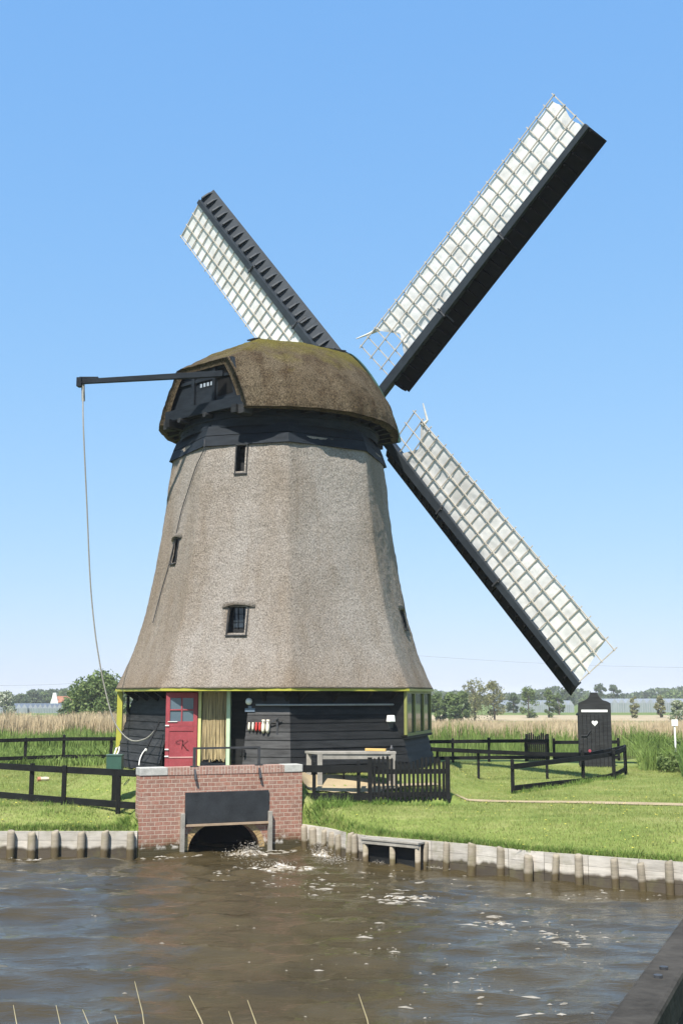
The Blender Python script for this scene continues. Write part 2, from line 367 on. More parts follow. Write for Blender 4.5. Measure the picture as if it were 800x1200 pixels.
def h(x, y):
    t = y - shore(x)
    if t < -.001:
        if y > 7.5: return -1.1
        return -1.1 + 3.7 * sm((7.5 - y) / 5.5)
    d = math.hypot(x - AX.x, y - AX.y)
    zp = 1.27 + .16 * sm((y - 34) / 7.0); zp = zp + (1.95 - zp) * sm((7.0 - d) / 1.6)
    inw = sm((x - WL.x + .23) / .35) * sm((WR.x + .26 - x) / .5)
    zp = zp + (2.08 - zp) * inw
    ln = .5 + 4.2 * sm((x + .8) / 5.0)
    yd = sm((y - 32.2) / .35) * sm((x + 1.3) / .3) * sm((3.6 - x) / 1.0)
    zp = zp + (max(zp, 1.68) - zp) * yd
    ln = ln * (1 - yd) + .3 * yd
    if x < -5: ln = 2.0
    ln = ln * (1 - inw) + .25 * inw
    k = min(1, t / ln); z = BT + (zp - BT) * (1 - (1 - k) ** 2)
    z += .035 * noise.noise((x * .5, y * .5, 0)) * min(1, t)
    if y > 50 and x > -1:
        z -= .75 * sm((y - 53) / 2.5) * sm((66 - y) / 2.5) * sm((x + 1) / 1.5)
    if y > 70: z -= 2.2 * sm((y - 70) / 180)
    return z
xs = np.concatenate([-np.geomspace(3000, 17, 26), np.arange(-16.6, 14.6, .3), np.geomspace(15, 3000, 26)])
xs = np.sort(np.unique(np.concatenate([xs, [p[0] for p in SH[1:-1]], [WL.x - .01, WR.x + .01]])))
tt = np.concatenate([[0, .08, .2, .35, .55, .8], np.arange(1.1, 22, .4), np.geomspace(22.5, 5000, 60)])
V = []
pre = [-60, -10, 0, 1, 2, 3, 4, 5, 6, 7, 7.6]
for x in xs:
    s0 = shore(x)
    for y in pre: V.append((x, y, h(x, y) if y > 2 else 2.6))
    of = .50 if WL.x - .001 < x < WR.x + .001 else .05
    V.append((x, s0 + of - .005, -1.1))
    for q in tt: V.append((x, s0 + of + q, h(x, s0 + of + q)))
nr = len(pre) + 1 + len(tt); nc = len(xs)
Fc = [(i * nr + j, (i + 1) * nr + j, (i + 1) * nr + j + 1, i * nr + j + 1) for i in range(nc - 1) for j in range(nr - 1) if not (j == len(pre) and WL.x + 1.1 < (xs[i] + xs[i + 1]) / 2 < WR.x - .9)]
g = np_mesh('ground', V, Fc, M['ground'], smooth=True); tag(g, kind='structure')

# strips that follow the ground
def strip(name, pts, widths, mat, lift=.022, n=70):
    pts = [Vector((p[0], p[1], 0)) for p in pts]
    seg = [0]
    for a, b in zip(pts, pts[1:]): seg.append(seg[-1] + (b - a).length)
    P = []; Q = []
    for i in range(n + 1):
        q = seg[-1] * i / n; x = np.interp(q, seg, [p.x for p in pts]); y = np.interp(q, seg, [p.y for p in pts]); w = np.interp(q, seg, widths)
        k = min(i, n - 1); q2 = seg[-1] * (k + 1) / n; q1 = seg[-1] * k / n
        d = Vector((np.interp(q2, seg, [p.x for p in pts]) - np.interp(q1, seg, [p.x for p in pts]), np.interp(q2, seg, [p.y for p in pts]) - np.interp(q1, seg, [p.y for p in pts]), 0)).normalized()
        r = Vector((-d.y, d.x, 0))
        for k in range(7):
            o = (k / 6 - .5) * (w + .16 * noise.noise((q * 2.1, k // 6 * 9.0, 1)))
            X, Y = x + r.x * o, y + r.y * o; P.append((X, Y, h(X, Y) + lift))
    for i in range(n):
        for k in range(6): a = i * 7 + k; Q.append((a, a + 1, a + 8, a + 7))
    o = np_mesh(name, P, Q, mat, smooth=True); return tag(o, kind='structure')
strip('path', [(3.2, 33.3), (5.0, 33.0), (7.5, 32.4), (10, 31.8), (16, 30.6), (26, 28.5)], [.7, .62, .62, .65, .7, .7], M['path'])
strip('sandy_yard', [(-1.2, 32.9), (1.0, 32.95), (2.2, 33.15), (2.75, 33.35)], [1.1, 1.1, .9, .5], M['path'], lift=.05)

# water
def wave(x, y):
    o = Vector((x - .2 + 3, y - 29.5)); d = (Vector((x, y)) - Vector((-2.6, 30.6))).length
    turb = math.exp(-d / 4.0); left = sm((-1.5 - x) / 5)
    w1 = noise.noise((x * .16, y * .2, 0)) * 3.2; w2 = noise.noise((x * .22, y * .25, 9)) * 3.0
    def crest(q): return 1 - 1.7 * abs(sin(q * .5)) ** .9
    z = .034 * (1 + 1.3 * left) * crest(3.0 * y + .75 * x + w1) + .024 * (1 + .8 * left) * crest(4.7 * y - 1.5 * x + w2) + .012 * sin(8.5 * y + 3.0 * x + w1 * 1.7)
    z += .030 * noise.noise((x * .7, y * 1.3, 3.0)) + .030 * noise.noise((x * 1.6, y * 3.4, 5.0)) * (1 + 1.6 * turb) + .012 * noise.noise((x * 3.5, y * 6.0, 2.0))
    z += .06 * turb * noise.noise((x * 2.6, y * 2.6, 8.0))
    return z - .005 + ZW
wx = np.concatenate([-np.geomspace(200, 15, 12), np.arange(-14, 13.01, .11), np.geomspace(14, 200, 12)])
wy = np.concatenate([np.arange(6.2, 14, .5), np.arange(14, 32.6, .11)])
V = [(x, y, wave(x, y) if abs(x) < 14 else ZW) for x in wx for y in wy]
n = len(wy)
wo = np_mesh('water', V, [(i * n + j, (i + 1) * n + j, (i + 1) * n + j + 1, i * n + j + 1) for i in range(len(wx) - 1) for j in range(n - 1)], M['water'], smooth=True)
tag(wo, kind='structure')
V = [(x, y, .98) for x in (-2, 60) for y in (51, 68)]
tag(np_mesh('ditch_water', V, [(0, 2, 3, 1)], M['water']), kind='structure')

# foam flecks and churning water
mb = MB()
def fleck(x, y, r, asp, a):
    k = random.randint(7, 10); z = wave(x, y) + .018
    pts = []
    for i in range(k):
        q = 2 * pi * i / k; rr = r * random.uniform(.55, 1.15); u, v = rr * cos(q) * asp, rr * sin(q)
        pts.append((x + u * cos(a) - v * sin(a), y + u * sin(a) + v * cos(a)))
    c = len(mb.v); mb.v.append(Vector((x, y, z + r * .25)))
    for X, Y in pts: mb.v.append(Vector((X, Y, wave(X, Y) + .006)))
    for i in range(k): mb.f.append([c, c + 1 + i, c + 1 + (i + 1) % k])
def cluster(px, py, sxp, syp, n, r0, r1):
    for _ in range(int(n * .6)):
        p = G(px + random.gauss(0, sxp), min(1190, max(1003, py + random.gauss(0, syp))), ZW)
        if p.y > shore(p.x) - .1: continue
        fleck(p.x, p.y, random.uniform(r0, r1) * random.choice((.15, .25, .35, .6)), random.uniform(1.5, 4.5), random.uniform(-.25, .25))
for c in [(480, 1052, 22, 4, 55, .02, .11), (575, 1076, 14, 5, 30, .02, .10), (675, 1102, 26, 7, 48, .02, .09), (640, 1090, 26, 8, 20, .02, .07), (330, 1025, 28, 8, 45, .02, .11), (255, 1025, 9, 4, 22, .03, .1),
          (430, 1092, 10, 5, 14, .03, .10), (460, 1115, 14, 8, 14, .02, .08), (560, 1165, 30, 12, 16, .03, .08), (630, 1175, 18, 10, 10, .03, .1), (720, 1048, 40, 6, 40, .02, .08), (450, 1032, 60, 12, 60, .01, .06),
          (180, 1110, 80, 40, 10, .01, .03), (540, 1120, 130, 40, 130, .01, .045), (250, 1070, 60, 30, 18, .01, .04), (90, 1050, 60, 25, 14, .01, .03), (385, 1038, 25, 6, 40, .02, .09)]: cluster(*c)
for px0, px1, py in [(165, 235, 1002), (305, 352, 994), (2, 155, 1004)]:
    for _ in range(26):
        p = G(random.uniform(px0, px1), py + random.uniform(1, 4), ZW); fleck(p.x, min(p.y, shore(p.x) - .06), random.uniform(.015, .05), 2.5, 0)
fo = mb.build('foam_flecks', M['foam'], smooth=False); tag(fo, 'white foam flecks drifting on the brown canal water', 'foam', kind='stuff')
def froth(px, py, lx, ly, amp, label, seed):            # a churned patch of white water standing above the surface
    c = G(px, py, ZW); nx_, ny_ = 70, 44; V = []
    for i in range(nx_ + 1):
        for j in range(ny_ + 1):
            x = c.x + (i / nx_ * 2 - 1) * lx; y = c.y + (j / ny_ * 2 - 1) * ly; y = min(y, shore(x) + .25 if px < 310 else shore(x) - .02)
            e = math.hypot(i / nx_ * 2 - 1, j / ny_ * 2 - 1) + .35 * noise.noise((x * 3, y * 3, seed)); f_ = sm(1.0 - e) if e < 1 else 0
            rg = 1 - abs(noise.noise((x * 4.2, y * 5.0, seed))) * 1.6; rg2 = noise.noise((x * 11, y * 13, seed + 4))
            V.append((x, y, wave(x, y) + f_ * (amp * max(0, rg) + amp * .45 * rg2) - (.05 if f_ < .06 else .012)))
    tag(np_mesh('froth', V, [(i * (ny_ + 1) + j, (i + 1) * (ny_ + 1) + j, (i + 1) * (ny_ + 1) + j + 1, i * (ny_ + 1) + j + 1) for i in range(nx_) for j in range(ny_)], M['froth'], smooth=True), label, 'froth', kind='stuff')
t = NT('white_water'); p_ = t.pos((1, 1, 1), True); nn_ = t.math('ADD', t.math('MULTIPLY', t.noise(5, 5, .65, p_, .8), .6), t.math('MULTIPLY', t.noise(16, 4, .6, p_), .4))
t.bump(nn_, .6, .04); M['froth'] = t.set(t.ramp(nn_, [(.42, (.09, .065, .032)), (.50, (.30, .26, .20)), (.60, (.66, .63, .58))]), .35, .4)
froth(291, 1001, .62, .75, .12, 'white water boiling out of the brick culvert mouth', 1.0)
froth(326, 1017, 1.3, .8, .045, 'pale froth spreading downstream of the culvert', 5.0)
froth(378, 1001, .35, .4, .13, 'white water splashing against the first revetment piles', 9.0)
froth(480, 1051, 1.0, .30, .022, 'thin froth streak drifting below the landing stage', 12.0)
froth(585, 1080, .7, .30, .022, 'thin froth streak drifting in mid canal', 15.0)
mb = MB()
def churn(px, py, w, hgt, n):
    for _ in range(n):
        p = G(px + random.gauss(0, w), py + random.gauss(0, 2.2), ZW); z = abs(random.gauss(0, hgt)); r = random.uniform(.004, .013)
        y = min(p.y, shore(p.x) - .12)
        mb.ball((p.x, y, ZW + max(z, .02)), r * random.uniform(1, 2.2), r, r * random.uniform(.5, 1.3), 6, 4, .35)
churn(292, 1001, 7, .12, 420); churn(278, 1003, 12, .05, 150); churn(318, 1013, 15, .03, 120); churn(376, 1002, 7, .16, 240); churn(392, 1010, 11, .07, 220); churn(458, 1010, 16, .04, 120); churn(505, 1014, 8, .03, 60)
tag(mb.build('churning_water', M['foam'], smooth=True), 'white spray boiling out of the brick culvert mouth', 'spray', kind='stuff')

# ------------------------------------------------------------------ blades (grass, reeds)
def blades(name, pts, hh, ww, lean, mat, label, cat, seg=1):
    n = len(pts); pts = np.asarray(pts); a = rng.uniform(0, 2 * pi, n); hh = np.asarray(hh); la = rng.uniform(0, 2 * pi, n); ln = np.abs(rng.normal(0, lean, n)) * hh
    w = np.asarray(ww) / 2; dx, dy = np.cos(a) * w, np.sin(a) * w; tx, ty = np.cos(la) * ln, np.sin(la) * ln
    z = np.zeros(n)
    b0 = pts - np.stack([dx, dy, z + .02], 1); b1 = pts + np.stack([dx, dy, z - .02], 1)
    if seg == 1:
        t0 = pts + np.stack([tx, ty, hh], 1)
        V = np.stack([b0, b1, t0], 1).reshape(-1, 3); Fc = np.arange(3 * n).reshape(-1, 3)
    else:
        m0 = pts + np.stack([tx * .35 - dx * .8, ty * .35 - dy * .8, hh * .6], 1); m1 = pts + np.stack([tx * .35 + dx * .8, ty * .35 + dy * .8, hh * .6], 1)
        t0 = pts + np.stack([tx - dx * .15, ty - dy * .15, hh * .98], 1); t1 = pts + np.stack([tx + dx * .15, ty + dy * .15, hh], 1)
        V = np.stack([b0, b1, m1, m0, t1, t0], 1).reshape(-1, 3); k = np.arange(n)[:, None] * 6
        Fc = np.concatenate([k + np.array([[0, 1, 2, 3]]), k + np.array([[3, 2, 4, 5]])])
    return tag(np_mesh(name, V, Fc, mat), label, cat, kind='stuff')
def clear(x, y):                                   # no lawn blades inside the mill, on the path or the yard
    if math.hypot(x - AX.x, y - AX.y) < 5.0: return False
    if WL.x - .25 < x < WR.x + .1 and y - shore(x) < .55: return False
    if x > 3.0 and abs(y - np.interp(x, [3.2, 5, 7.5, 10, 16], [33.3, 33.0, 32.4, 31.8, 30.6])) < .28: return False
    if -1.2 < x < 2.7 and abs(y - np.interp(x, [-1.2, 1.0, 2.4, 3.3, 4.3], [32.9, 32.95, 33.3, 34.4, 36.6])) < .48: return False
    return True
P = []; H = []
while len(P) < 190000:
    x = random.uniform(-17, 17); u = random.random() ** 1.35; y = shore(x) + .04 + u * 24
    if abs(x) > .32 * y + .6 or not clear(x, y): continue
    P.append((x, y, h(x, y))); e = y - shore(x)
    k = 1 + .9 * max(0, noise.noise((x * .8, y * .8, 2))) + (1.3 * random.random() if e < .3 else 0)
    H.append(random.uniform(.028, .068) * k)
blades('lawn_grass', P, H, rng.uniform(.012, .028, len(P)), .5, M['grass'], 'short mown green grass on the mill lawn', 'grass')
P = []; H = []
def tuft(x, y, n, r, hm):
    for _ in range(n):
        X, Y = x + random.gauss(0, r), y + random.gauss(0, r * .6)
        if Y < shore(X) + .03: continue
        P.append((X, Y, h(X, Y))); H.append(random.uniform(.4, 1) * hm)
for i in range(2300):
    x = random.choice((random.uniform(-14, WL.x), random.uniform(-1, 9), random.uniform(-1, 9))); tuft(x, shore(x) + random.uniform(.04, .2), 6, .06, random.uniform(.08, .19) * (1 + .7 * max(0, noise.noise((x * 1.5, 3, 3)))))
for i in range(26): tuft(random.uniform(-1.0, .2), shore(-.5) + random.uniform(.1, .7), 30, .12, random.uniform(.2, .42))
for i in range(22): tuft(random.uniform(WL.x - .6, WL.x - .2), WL.y + .1 + random.uniform(0, .5), 26, .1, random.uniform(.12, .3))
for i in range(70): tuft(random.uniform(-1.0, 3.0), 31.85 + random.uniform(-.1, .25), 20, .1, random.uniform(.1, .22))
for i in range(60): tuft(random.uniform(-13, -5.5), 31.0 + random.uniform(-.1, 1.6), 16, .12, random.uniform(.08, .2))
for i in range(90):
    q = random.random(); x = 5.1 + q * 4.3; y = 35.3 + q * 4.8; tuft(x, y, 16, .12, random.uniform(.1, .25))
blades('bank_grass', P, H, rng.uniform(.012, .03, len(P)), .75, M['long_grass'], 'longer tufts of grass along the bank and fence feet', 'grass')

m = MB(); i = 0
while i < 900:
    x = random.uniform(-15, 13); y = shore(x) + .1 + random.random() ** 1.4 * 14
    if not clear(x, y) or noise.noise((x * .5, y * .5, 11)) < -.1: continue
    z = h(x, y) + random.uniform(.04, .10); r = random.uniform(.012, .03); c = len(m.v); i += 1
    m.v += [Vector((x + r * cos(a), y + r * sin(a), z + random.uniform(-.006, .006))) for a in (0, 1.26, 2.51, 3.77, 5.03)]; m.f.append([c, c + 1, c + 2, c + 3, c + 4])
tag(m.build('lawn_flowers', plain('yellow_petals', (.62, .52, .06), .6)), 'tiny yellow flowers scattered through the lawn', 'flowers', kind='stuff')
def reed_bed(name, x0, x1, y0, y1, n, h0, h1, w, mat, label, fx=None, lean=.12, lump=.35):
    P = []; H = []
    while len(P) < n:
        x = random.uniform(x0, x1); y = random.uniform(y0, y1)
        k = noise.noise((x * .33, y * .3, 4.0)) + .5 * noise.noise((x * 1.1, y, 2.0))
        if fx and not fx(x, y): continue
        if k < -.45 and random.random() < .7: continue
        P.append((x, y, h(x, y))); H.append(random.uniform(h0, h1) * (1 + lump * k))
    return blades(name, P, H, rng.uniform(.6, 1.3, n) * w, lean, mat, label, 'reeds', 2)
reed_bed('dry_reeds', -34, -7.5, 60, 68, 30000, 1.35, 1.8, .04, M['reed_tan'], 'tan dry reeds standing behind the left hand meadow', lump=.18)
reed_bed('green_reeds', -34, -7.5, 56.5, 60.5, 24000, .45, 1.05, .05, M['reed_green'], 'young green reeds in front of the left dry reed bed', lump=.6)
reed_bed('dry_reeds', 1, 32, 65.5, 74, 40000, .95, 1.33, .04, M['reed_tan'], 'tan dry reeds beyond the ditch right of the mill', lump=.18)
reed_bed('green_reeds', 1, 22, 63.2, 66.5, 10000, .4, 1.1, .05, M['reed_green'], 'green reed shoots along the far edge of the ditch', lump=.6)
reed_bed('ditch_plants', 11.2, 19, 43.5, 55, 34000, .4, .95, .032, M['reed_green'], 'tall mixed green growth right of the wooden outhouse', lump=.7, lean=.3, fx=lambda x, y: x > 12.0 + .25 * (y - 50) and x > .252 * y)
reed_bed('ditch_plants', 11.6, 17, 40.5, 43.5, 11000, .4, .85, .03, M['reed_deep'], 'dark blade like reeds at the ditch edge beside the lawn', lump=.5, lean=.2, fx=lambda x, y: x > .288 * y)
reed_bed('meadow_grass', -22, -7.6, 46.5, 56.5, 26000, .12, .4, .04, M['reed_green'], 'rough meadow grass behind the left rear fence', lump=.6, lean=.5)

P = []
while len(P) < 15000:
    x, y = random.uniform(11.2, 17.5), random.uniform(42.5, 52)
    if x < .268 * y: continue
    top = .55 + .75 * noise.noise((x * .9, y * .7, 6.0)) + .5 * noise.noise((x * .35, y * .4, 1.0))
    if top < .25: continue
    P.append((x, y, h(x, y) + random.random() ** .6 * top * .95))
P = np.array(P); n = len(P); a = rng.normal(0, 1, (n, 3)); a /= np.linalg.norm(a, axis=1)[:, None]; b = np.cross(a, rng.normal(0, 1, (n, 3))); b /= np.linalg.norm(b, axis=1)[:, None]; L = rng.uniform(.04, .10, n)[:, None]
tag(np_mesh('ditch_plants', np.stack([P - a * L, P + b * L * .5, P + a * L, P - b * L * .5], 1).reshape(-1, 3), np.arange(4 * n).reshape(-1, 4), M['leaf']), 'leafy green undergrowth along the ditch right of the outhouse', 'undergrowth', kind='stuff')
# ------------------------------------------------------------------ WINDMILL
mill = thing('windmill', 'large thatched octagonal windmill with black wooden base and four lattice sails', 'windmill', (AX.x, AX.y, 2.0))
PH0 = R(7.5)
def dirv(a): return Vector((sin(a), -cos(a), 0))
def nrm(k): return dirv(PH0 + R(45 * k + 22.5))
def tan_(k): a = PH0 + R(45 * k + 22.5); return Vector((cos(a), sin(a), 0))
ZE = 4.41
RZ = np.array([[4.41, 5.28], [4.7, 5.12], [5.18, 4.90], [6.31, 4.54], [7.45, 4.25], [8.89, 4.0], [10.35, 3.82], [11.97, 3.62], [12.3, 3.59]])
zz = np.linspace(4.41, 12.3, 60)
from_poly = np.polynomial.Polynomial.fit(RZ[:, 0], RZ[:, 1], 5)
def RR(z): return float(from_poly(z))
# openings in the thatch: (face, tau centre, z0, z1, width)
def tau_of(px, py, k):
    # where the sight line meets face k
    d = ray(px, py); lo, hi = 20., 45.
    for _ in range(60):
        mid = (lo + hi) / 2; p = EYE + d * (mid / d.y); a = (p - AX).dot(nrm(k))
        if a > RR(max(4.41, min(12.3, p.z))) * cos(pi / 8): lo = mid
        else: hi = mid
    return (p - AX).dot(tan_(k)), p.z
OPEN = []
for (k, px, y0, y1, w) in [(-1, 279, 711, 742, .52), (-1, 283.5, 523, 553, .28), (-2, 207, 632, 658, .3), (1, 471, 716, 735, .3)]:
    t0, za = tau_of(px, y1, k); t1, zb = tau_of(px, y0, k)
    OPEN.append((k, (t0 + t1) / 2, za, zb, w))
NU, NZ = 40, 130
V = []; idx = {}
zs = np.linspace(4.41, 12.25, NZ + 1)
for j, z in enumerate(zs):
    r = RR(z)
    for k in range(8):
        a, b = dirv(PH0 + R(45 * (k - 2))) * r, dirv(PH0 + R(45 * (k - 1))) * r
        for i in range(NU):
            p = a.lerp(b, i / NU); e = min(i, NU - i) / NU
            rad = p.normalized()
            bulge = .03 * sin(pi * i / NU) - .012 * math.exp(-(e * NU / 1.2) ** 2)
            q = AX + p + Vector((0, 0, z))
            nz = noise.noise(q * 6.0) * .014 + noise.noise(q * 1.2) * .03
            p = p + rad * (bulge + nz)
            V.append((AX.x + p.x, AX.y + p.y, z + (.012 * noise.noise(q * 5) if j == 0 else 0)))
def hole(k, u, z):
    for (kk, t, za, zb, w) in OPEN:
        if kk == k:
            tau = (u - .5) * 2 * RR(z) * sin(pi / 8)
            if abs(tau - t) < w / 2 and za < z < zb: return True
    return False
Fc = []
for j in range(NZ):
    for k in range(8):
        for i in range(NU):
            if hole(k - 2, (i + .5) / NU, (zs[j] + zs[j + 1]) / 2): continue
            a = k * NU + i; b = (a + 1) % (8 * NU); n = 8 * NU
            Fc.append((j * n + a, j * n + b, (j + 1) * n + b, (j + 1) * n + a))
# thick thatch edge and underside at the eave
n0 = len(V)
for a in range(8 * NU):
    x, y, z = V[a]; d = Vector((x - AX.x, y - AX.y, 0)); d = d * ((d.length - .62) / d.length); V.append((AX.x + d.x, AX.y + d.y, 4.50))
for a in range(8 * NU):
    b = (a + 1) % (8 * NU); Fc.append((a, n0 + a, n0 + b, b))
body = np_mesh('thatched_body', V, Fc, M['thatch'], mill, mill.location, smooth=True); ORG[body.name] = Vector(mill.location)
# recessed windows in the thatch
for n_, (k, t, za, zb, w) in enumerate(OPEN):
    N, T = nrm(k), tan_(k); ap = lambda z: RR(z) * cos(pi / 8) + .05
    wi = w / 2 + .03; dep = ap(zb) - .22 if n_ == 0 else ap(zb) - .30
    P0 = lambda tau, a, z: AX + T * tau + N * a + Vector((0, 0, z))
    m = MB(); zl, zh = za - .03, zb + .03
    for s in (-1, 1):
        m.prism([(dep, zl), (ap(zl) + .015, zl), (ap(zh) + .015, zh), (dep, zh)], N, (0, 0, 1), AX + T * (t + s * wi), T * s * .04)
    m.prism([(dep, zl), (ap(zl) + .05, zl - .02), (ap(zl) + .05, zl - .06), (dep, zl - .04)], N, (0, 0, 1), AX + T * (t - wi - .05), T * (2 * wi + .1))
    m.prism([(dep, zh), (ap(zh) + .03, zh), (ap(zh) + .03, zh + .04), (dep, zh + .05)], N, (0, 0, 1), AX + T * (t - wi - .03), T * (2 * wi + .06))
    m.quad(P0(t - wi, dep - .02, zl), P0(t + wi, dep - .02, zl), P0(t + wi, dep - .02, zh), P0(t - wi, dep - .02, zh))
    wd = m.build('window', M['tar_weathered'], mill)
    if n_ == 0:
        m = MB(); m.quad(P0(t - wi + .05, dep, zl + .22), P0(t + wi - .05, dep, zl + .22), P0(t + wi - .05, dep, zh - .05), P0(t - wi + .05, dep, zh - .05)); m.build('pane', M['glass'], wd)
        m = MB()
        for q in (-.5, .5): m.beam(P0(t + q * wi * .6, dep + .012, zl + .22), P0(t + q * wi * .6, dep + .012, zh - .05), .03, .02, N)
        for q in (.45, .72): z = zl + (zh - zl) * q; m.beam(P0(t - wi + .05, dep + .012, z), P0(t + wi - .05, dep + .012, z), .02, .02, N)
        m.build('glazing_bar', M['blue_black'], wd)
    if n_ in (0, 2, 3):                                # thatched brow over the opening
        m = MB(); rows = []
        for i in range(13):
            s = -1 + i / 6; o = (w / 2 + .26) * s; dr = .10 * s * s
            rows.append((o, dr))
        vs = []
        for o, dr in rows:
            e = .11 * (1 - s * 0) * (1 - .75 * (o / (w / 2 + .26)) ** 2)
            vs += [P0(t + o, ap(zh + .22) - .06, zh + .26 - dr * .3), P0(t + o, ap(zh) + e, zh + .03 - dr), P0(t + o, ap(zh) - .08, zh - .01 - dr)]
        m.add(vs, [[i * 3 + c, i * 3 + c + 1, i * 3 + c + 4, i * 3 + c + 3] for i in range(12) for c in (0, 1)])
        m.build('brow', M['thatch'], wd, smooth=True)
# trim under the eave
m = MB()
for k in range(8):
    a, b = dirv(PH0 + R(45 * k)), dirv(PH0 + R(45 * k + 45)); r1, r0 = 5.27, 5.19
    lo = Vector((0, 0, 4.33)); hi = Vector((0, 0, 4.405))
    pa, pb, qa, qb = AX + a * r1, AX + b * r1, AX + a * r0, AX + b * r0
    m.add([pa + lo, pb + lo, pb + hi, pa + hi, qa + lo, qb + lo, qb + hi, qa + hi], [[0, 1, 2, 3], [0, 4, 5, 1], [4, 7, 6, 5], [3, 2, 6, 7]])
m.build('eave_trim', M['yellow'], mill)
m = MB()
for k in range(8):
    a = dirv(PH0 + R(45 * k)); b = dirv(PH0 + R(45 * k + 45)); z = Vector((0, 0, 4.40)); m.add([AX + a * 5.2 + z, AX + b * 5.2 + z, AX + b * 3.9 + z, AX + a * 3.9 + z], [[0, 1, 2, 3]])
m.build('eave_soffit', M['tar'], mill)
# weatherboarded base
AE = 5.28 * cos(pi / 8); ZB = 1.75
def aw(z): return AE - .02 - .60 * max(0, (z - 2.05) / 2.3)
NB = 11; TN = math.tan(pi / 8)
DR0, DR1 = -1.97, .55                                   # recess of the door in face -1
def wallface(k, gaps=(), right_only=False):
    m = MB(); N, T = nrm(k), tan_(k)
    for b in range(NB):
        z0 = ZB + (4.36 - ZB) * b / NB; z1 = ZB + (4.36 - ZB) * (b + 1) / NB + .02
        a0, a1 = aw(z0) + .035, aw(z1) + .004
        w0, w1 = a0 * TN, a1 * TN
        spans = [(-1, 1)] if not gaps else [(gaps[1], 1)]
        for (l, r_) in spans:
            L0, L1 = (-w0, -w1) if l == -1 else (l, l); R0, R1 = (w0, w1) if r_ == 1 else (r_, r_)
            if R0 - L0 < .05: continue
            jit = random.uniform(-.006, .006); P0 = lambda tau, a, z: AX + T * tau + N * (a + jit) + Vector((0, 0, z))
            m.add([P0(L0, a0, z0), P0(R0, a0, z0), P0(R1, a1, z1), P0(L1, a1, z1), P0(L0, a0 - .035, z0), P0(R0, a0 - .035, z0)], [[0, 1, 2, 3], [4, 5, 1, 0]])
    return m
walls = {}
for k in range(-4, 4):
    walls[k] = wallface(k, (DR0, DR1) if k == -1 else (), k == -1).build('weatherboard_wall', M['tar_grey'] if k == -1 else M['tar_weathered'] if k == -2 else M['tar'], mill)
N, T = nrm(-1), tan_(-1)
def FP(tau, a, z): return AX + T * tau + N * a + Vector((0, 0, z))
AB = AE - .64                                           # plane of the doorway
ZD = 2.08
m = MB()
for tau, s in ((DR0, -1), (DR1, 1)):
    m.prism([(AB, ZB), (aw(ZB) + .03, ZB), (aw(4.36) + .01, 4.36), (AB, 4.36)], N, (0, 0, 1), AX + T * tau, T * s * .03)
m.quad(FP(DR0, AB, ZB), FP(-.62, AB, ZB), FP(-.62, AB, 4.38), FP(DR0, AB, 4.38))
m.quad(FP(.45, AB, ZB), FP(DR1, AB, ZB), FP(DR1, AB, 4.38), FP(.45, AB, 4.38))
m.quad(FP(-.62, AB - .35, ZB), FP(.45, AB - .35, ZB), FP(.45, AB - .35, 4.38), FP(-.62, AB - .35, 4.38))
m.quad(FP(DR0, AB, ZD - .02), FP(DR1, AB, ZD - .02), FP(DR1, AE + .05, ZD - .02), FP(DR0, AE + .05, ZD - .02))
m.build('door_recess', M['tar'], mill)
def px_tau(px, py, a):
    d = ray(px, py); s = (AX + N * a - EYE).dot(N) / d.dot(N); p = EYE + d * s; return (p - AX).dot(T), p.z
tl, _ = px_tau(232.5, 850, AB + .03); tr, _ = px_tau(270, 850, AB + .03)
m = MB()
m.obox(FP(tl + .05, AB + .02, 3.22), T * .045, N * .05, (0, 0, 1.13)); m.build('door_frame', plain('pale_yellow_paint', (.58, .56, .24), .5, .12, 5), mill)
m = MB()
m.obox(FP(tr - .055, AB + .02, 3.22), T * .055, N * .05, (0, 0, 1.13)); m.build('door_frame', M['pale_green'], mill)
m = MB(); m.obox(FP((tl + tr) / 2, AB + .05, ZD + .06), T * ((tr - tl) / 2 - .11), N * .07, (0, 0, .10)); m.build('threshold', M['blue_black'], mill)
# the open red door leaf
hinge = FP(tl - .02, AB + .07, 0); LD = Vector((-.975, -.22, 0)).normalized(); LN = Vector((LD.y, -LD.x, 0)); LN = LN if LN.y < 0 else -LN
DW = .93; DZ0, DZ1 = 2.09, 4.29
def DP(s, o, z): return hinge + LD * s + LN * o + Vector((0, 0, z))
m = MB()
def lbox(mm, s0, s1, z0, z1, o0, o1): mm.obox(DP((s0 + s1) / 2, (o0 + o1) / 2, (z0 + z1) / 2), LD * (s1 - s0) / 2, LN * (o1 - o0) / 2, (0, 0, (z1 - z0) / 2))
lbox(m, 0, DW, DZ0, 3.30, 0, .035)                     # lower slab
lbox(m, 0, .12, 3.302, DZ1, 0, .05); lbox(m, DW - .12, DW, 3.302, DZ1, 0, .05); lbox(m, .122, DW - .122, DZ1 - .16, DZ1, 0, .05); lbox(m, .122, DW - .122, 3.302, 3.44, 0, .05)
lbox(m, 0, .11, DZ0, 3.298, .037, .05); lbox(m, DW - .11, DW, DZ0, 3.298, .037, .05); lbox(m, .112, DW - .112, DZ0, DZ0 + .30, .037, .05); lbox(m, .112, DW - .112, 3.16, 3.298, .037, .05)
lbox(m, DW / 2 - .02, DW / 2 + .02, 3.442, DZ1 - .162, .01, .045); lbox(m, .122, DW / 2 - .022, 3.76, 3.80, .01, .045); lbox(m, DW / 2 + .022, DW - .122, 3.76, 3.80, .01, .045)
door = m.build('door', M['red'], mill, bevel=.006); tag(door, 'faded red half glazed door standing open')
m = MB(); lbox(m, .122, DW - .122, 3.442, DZ1 - .162, .012, .018); m.build('pane', M['door_glass'], door)
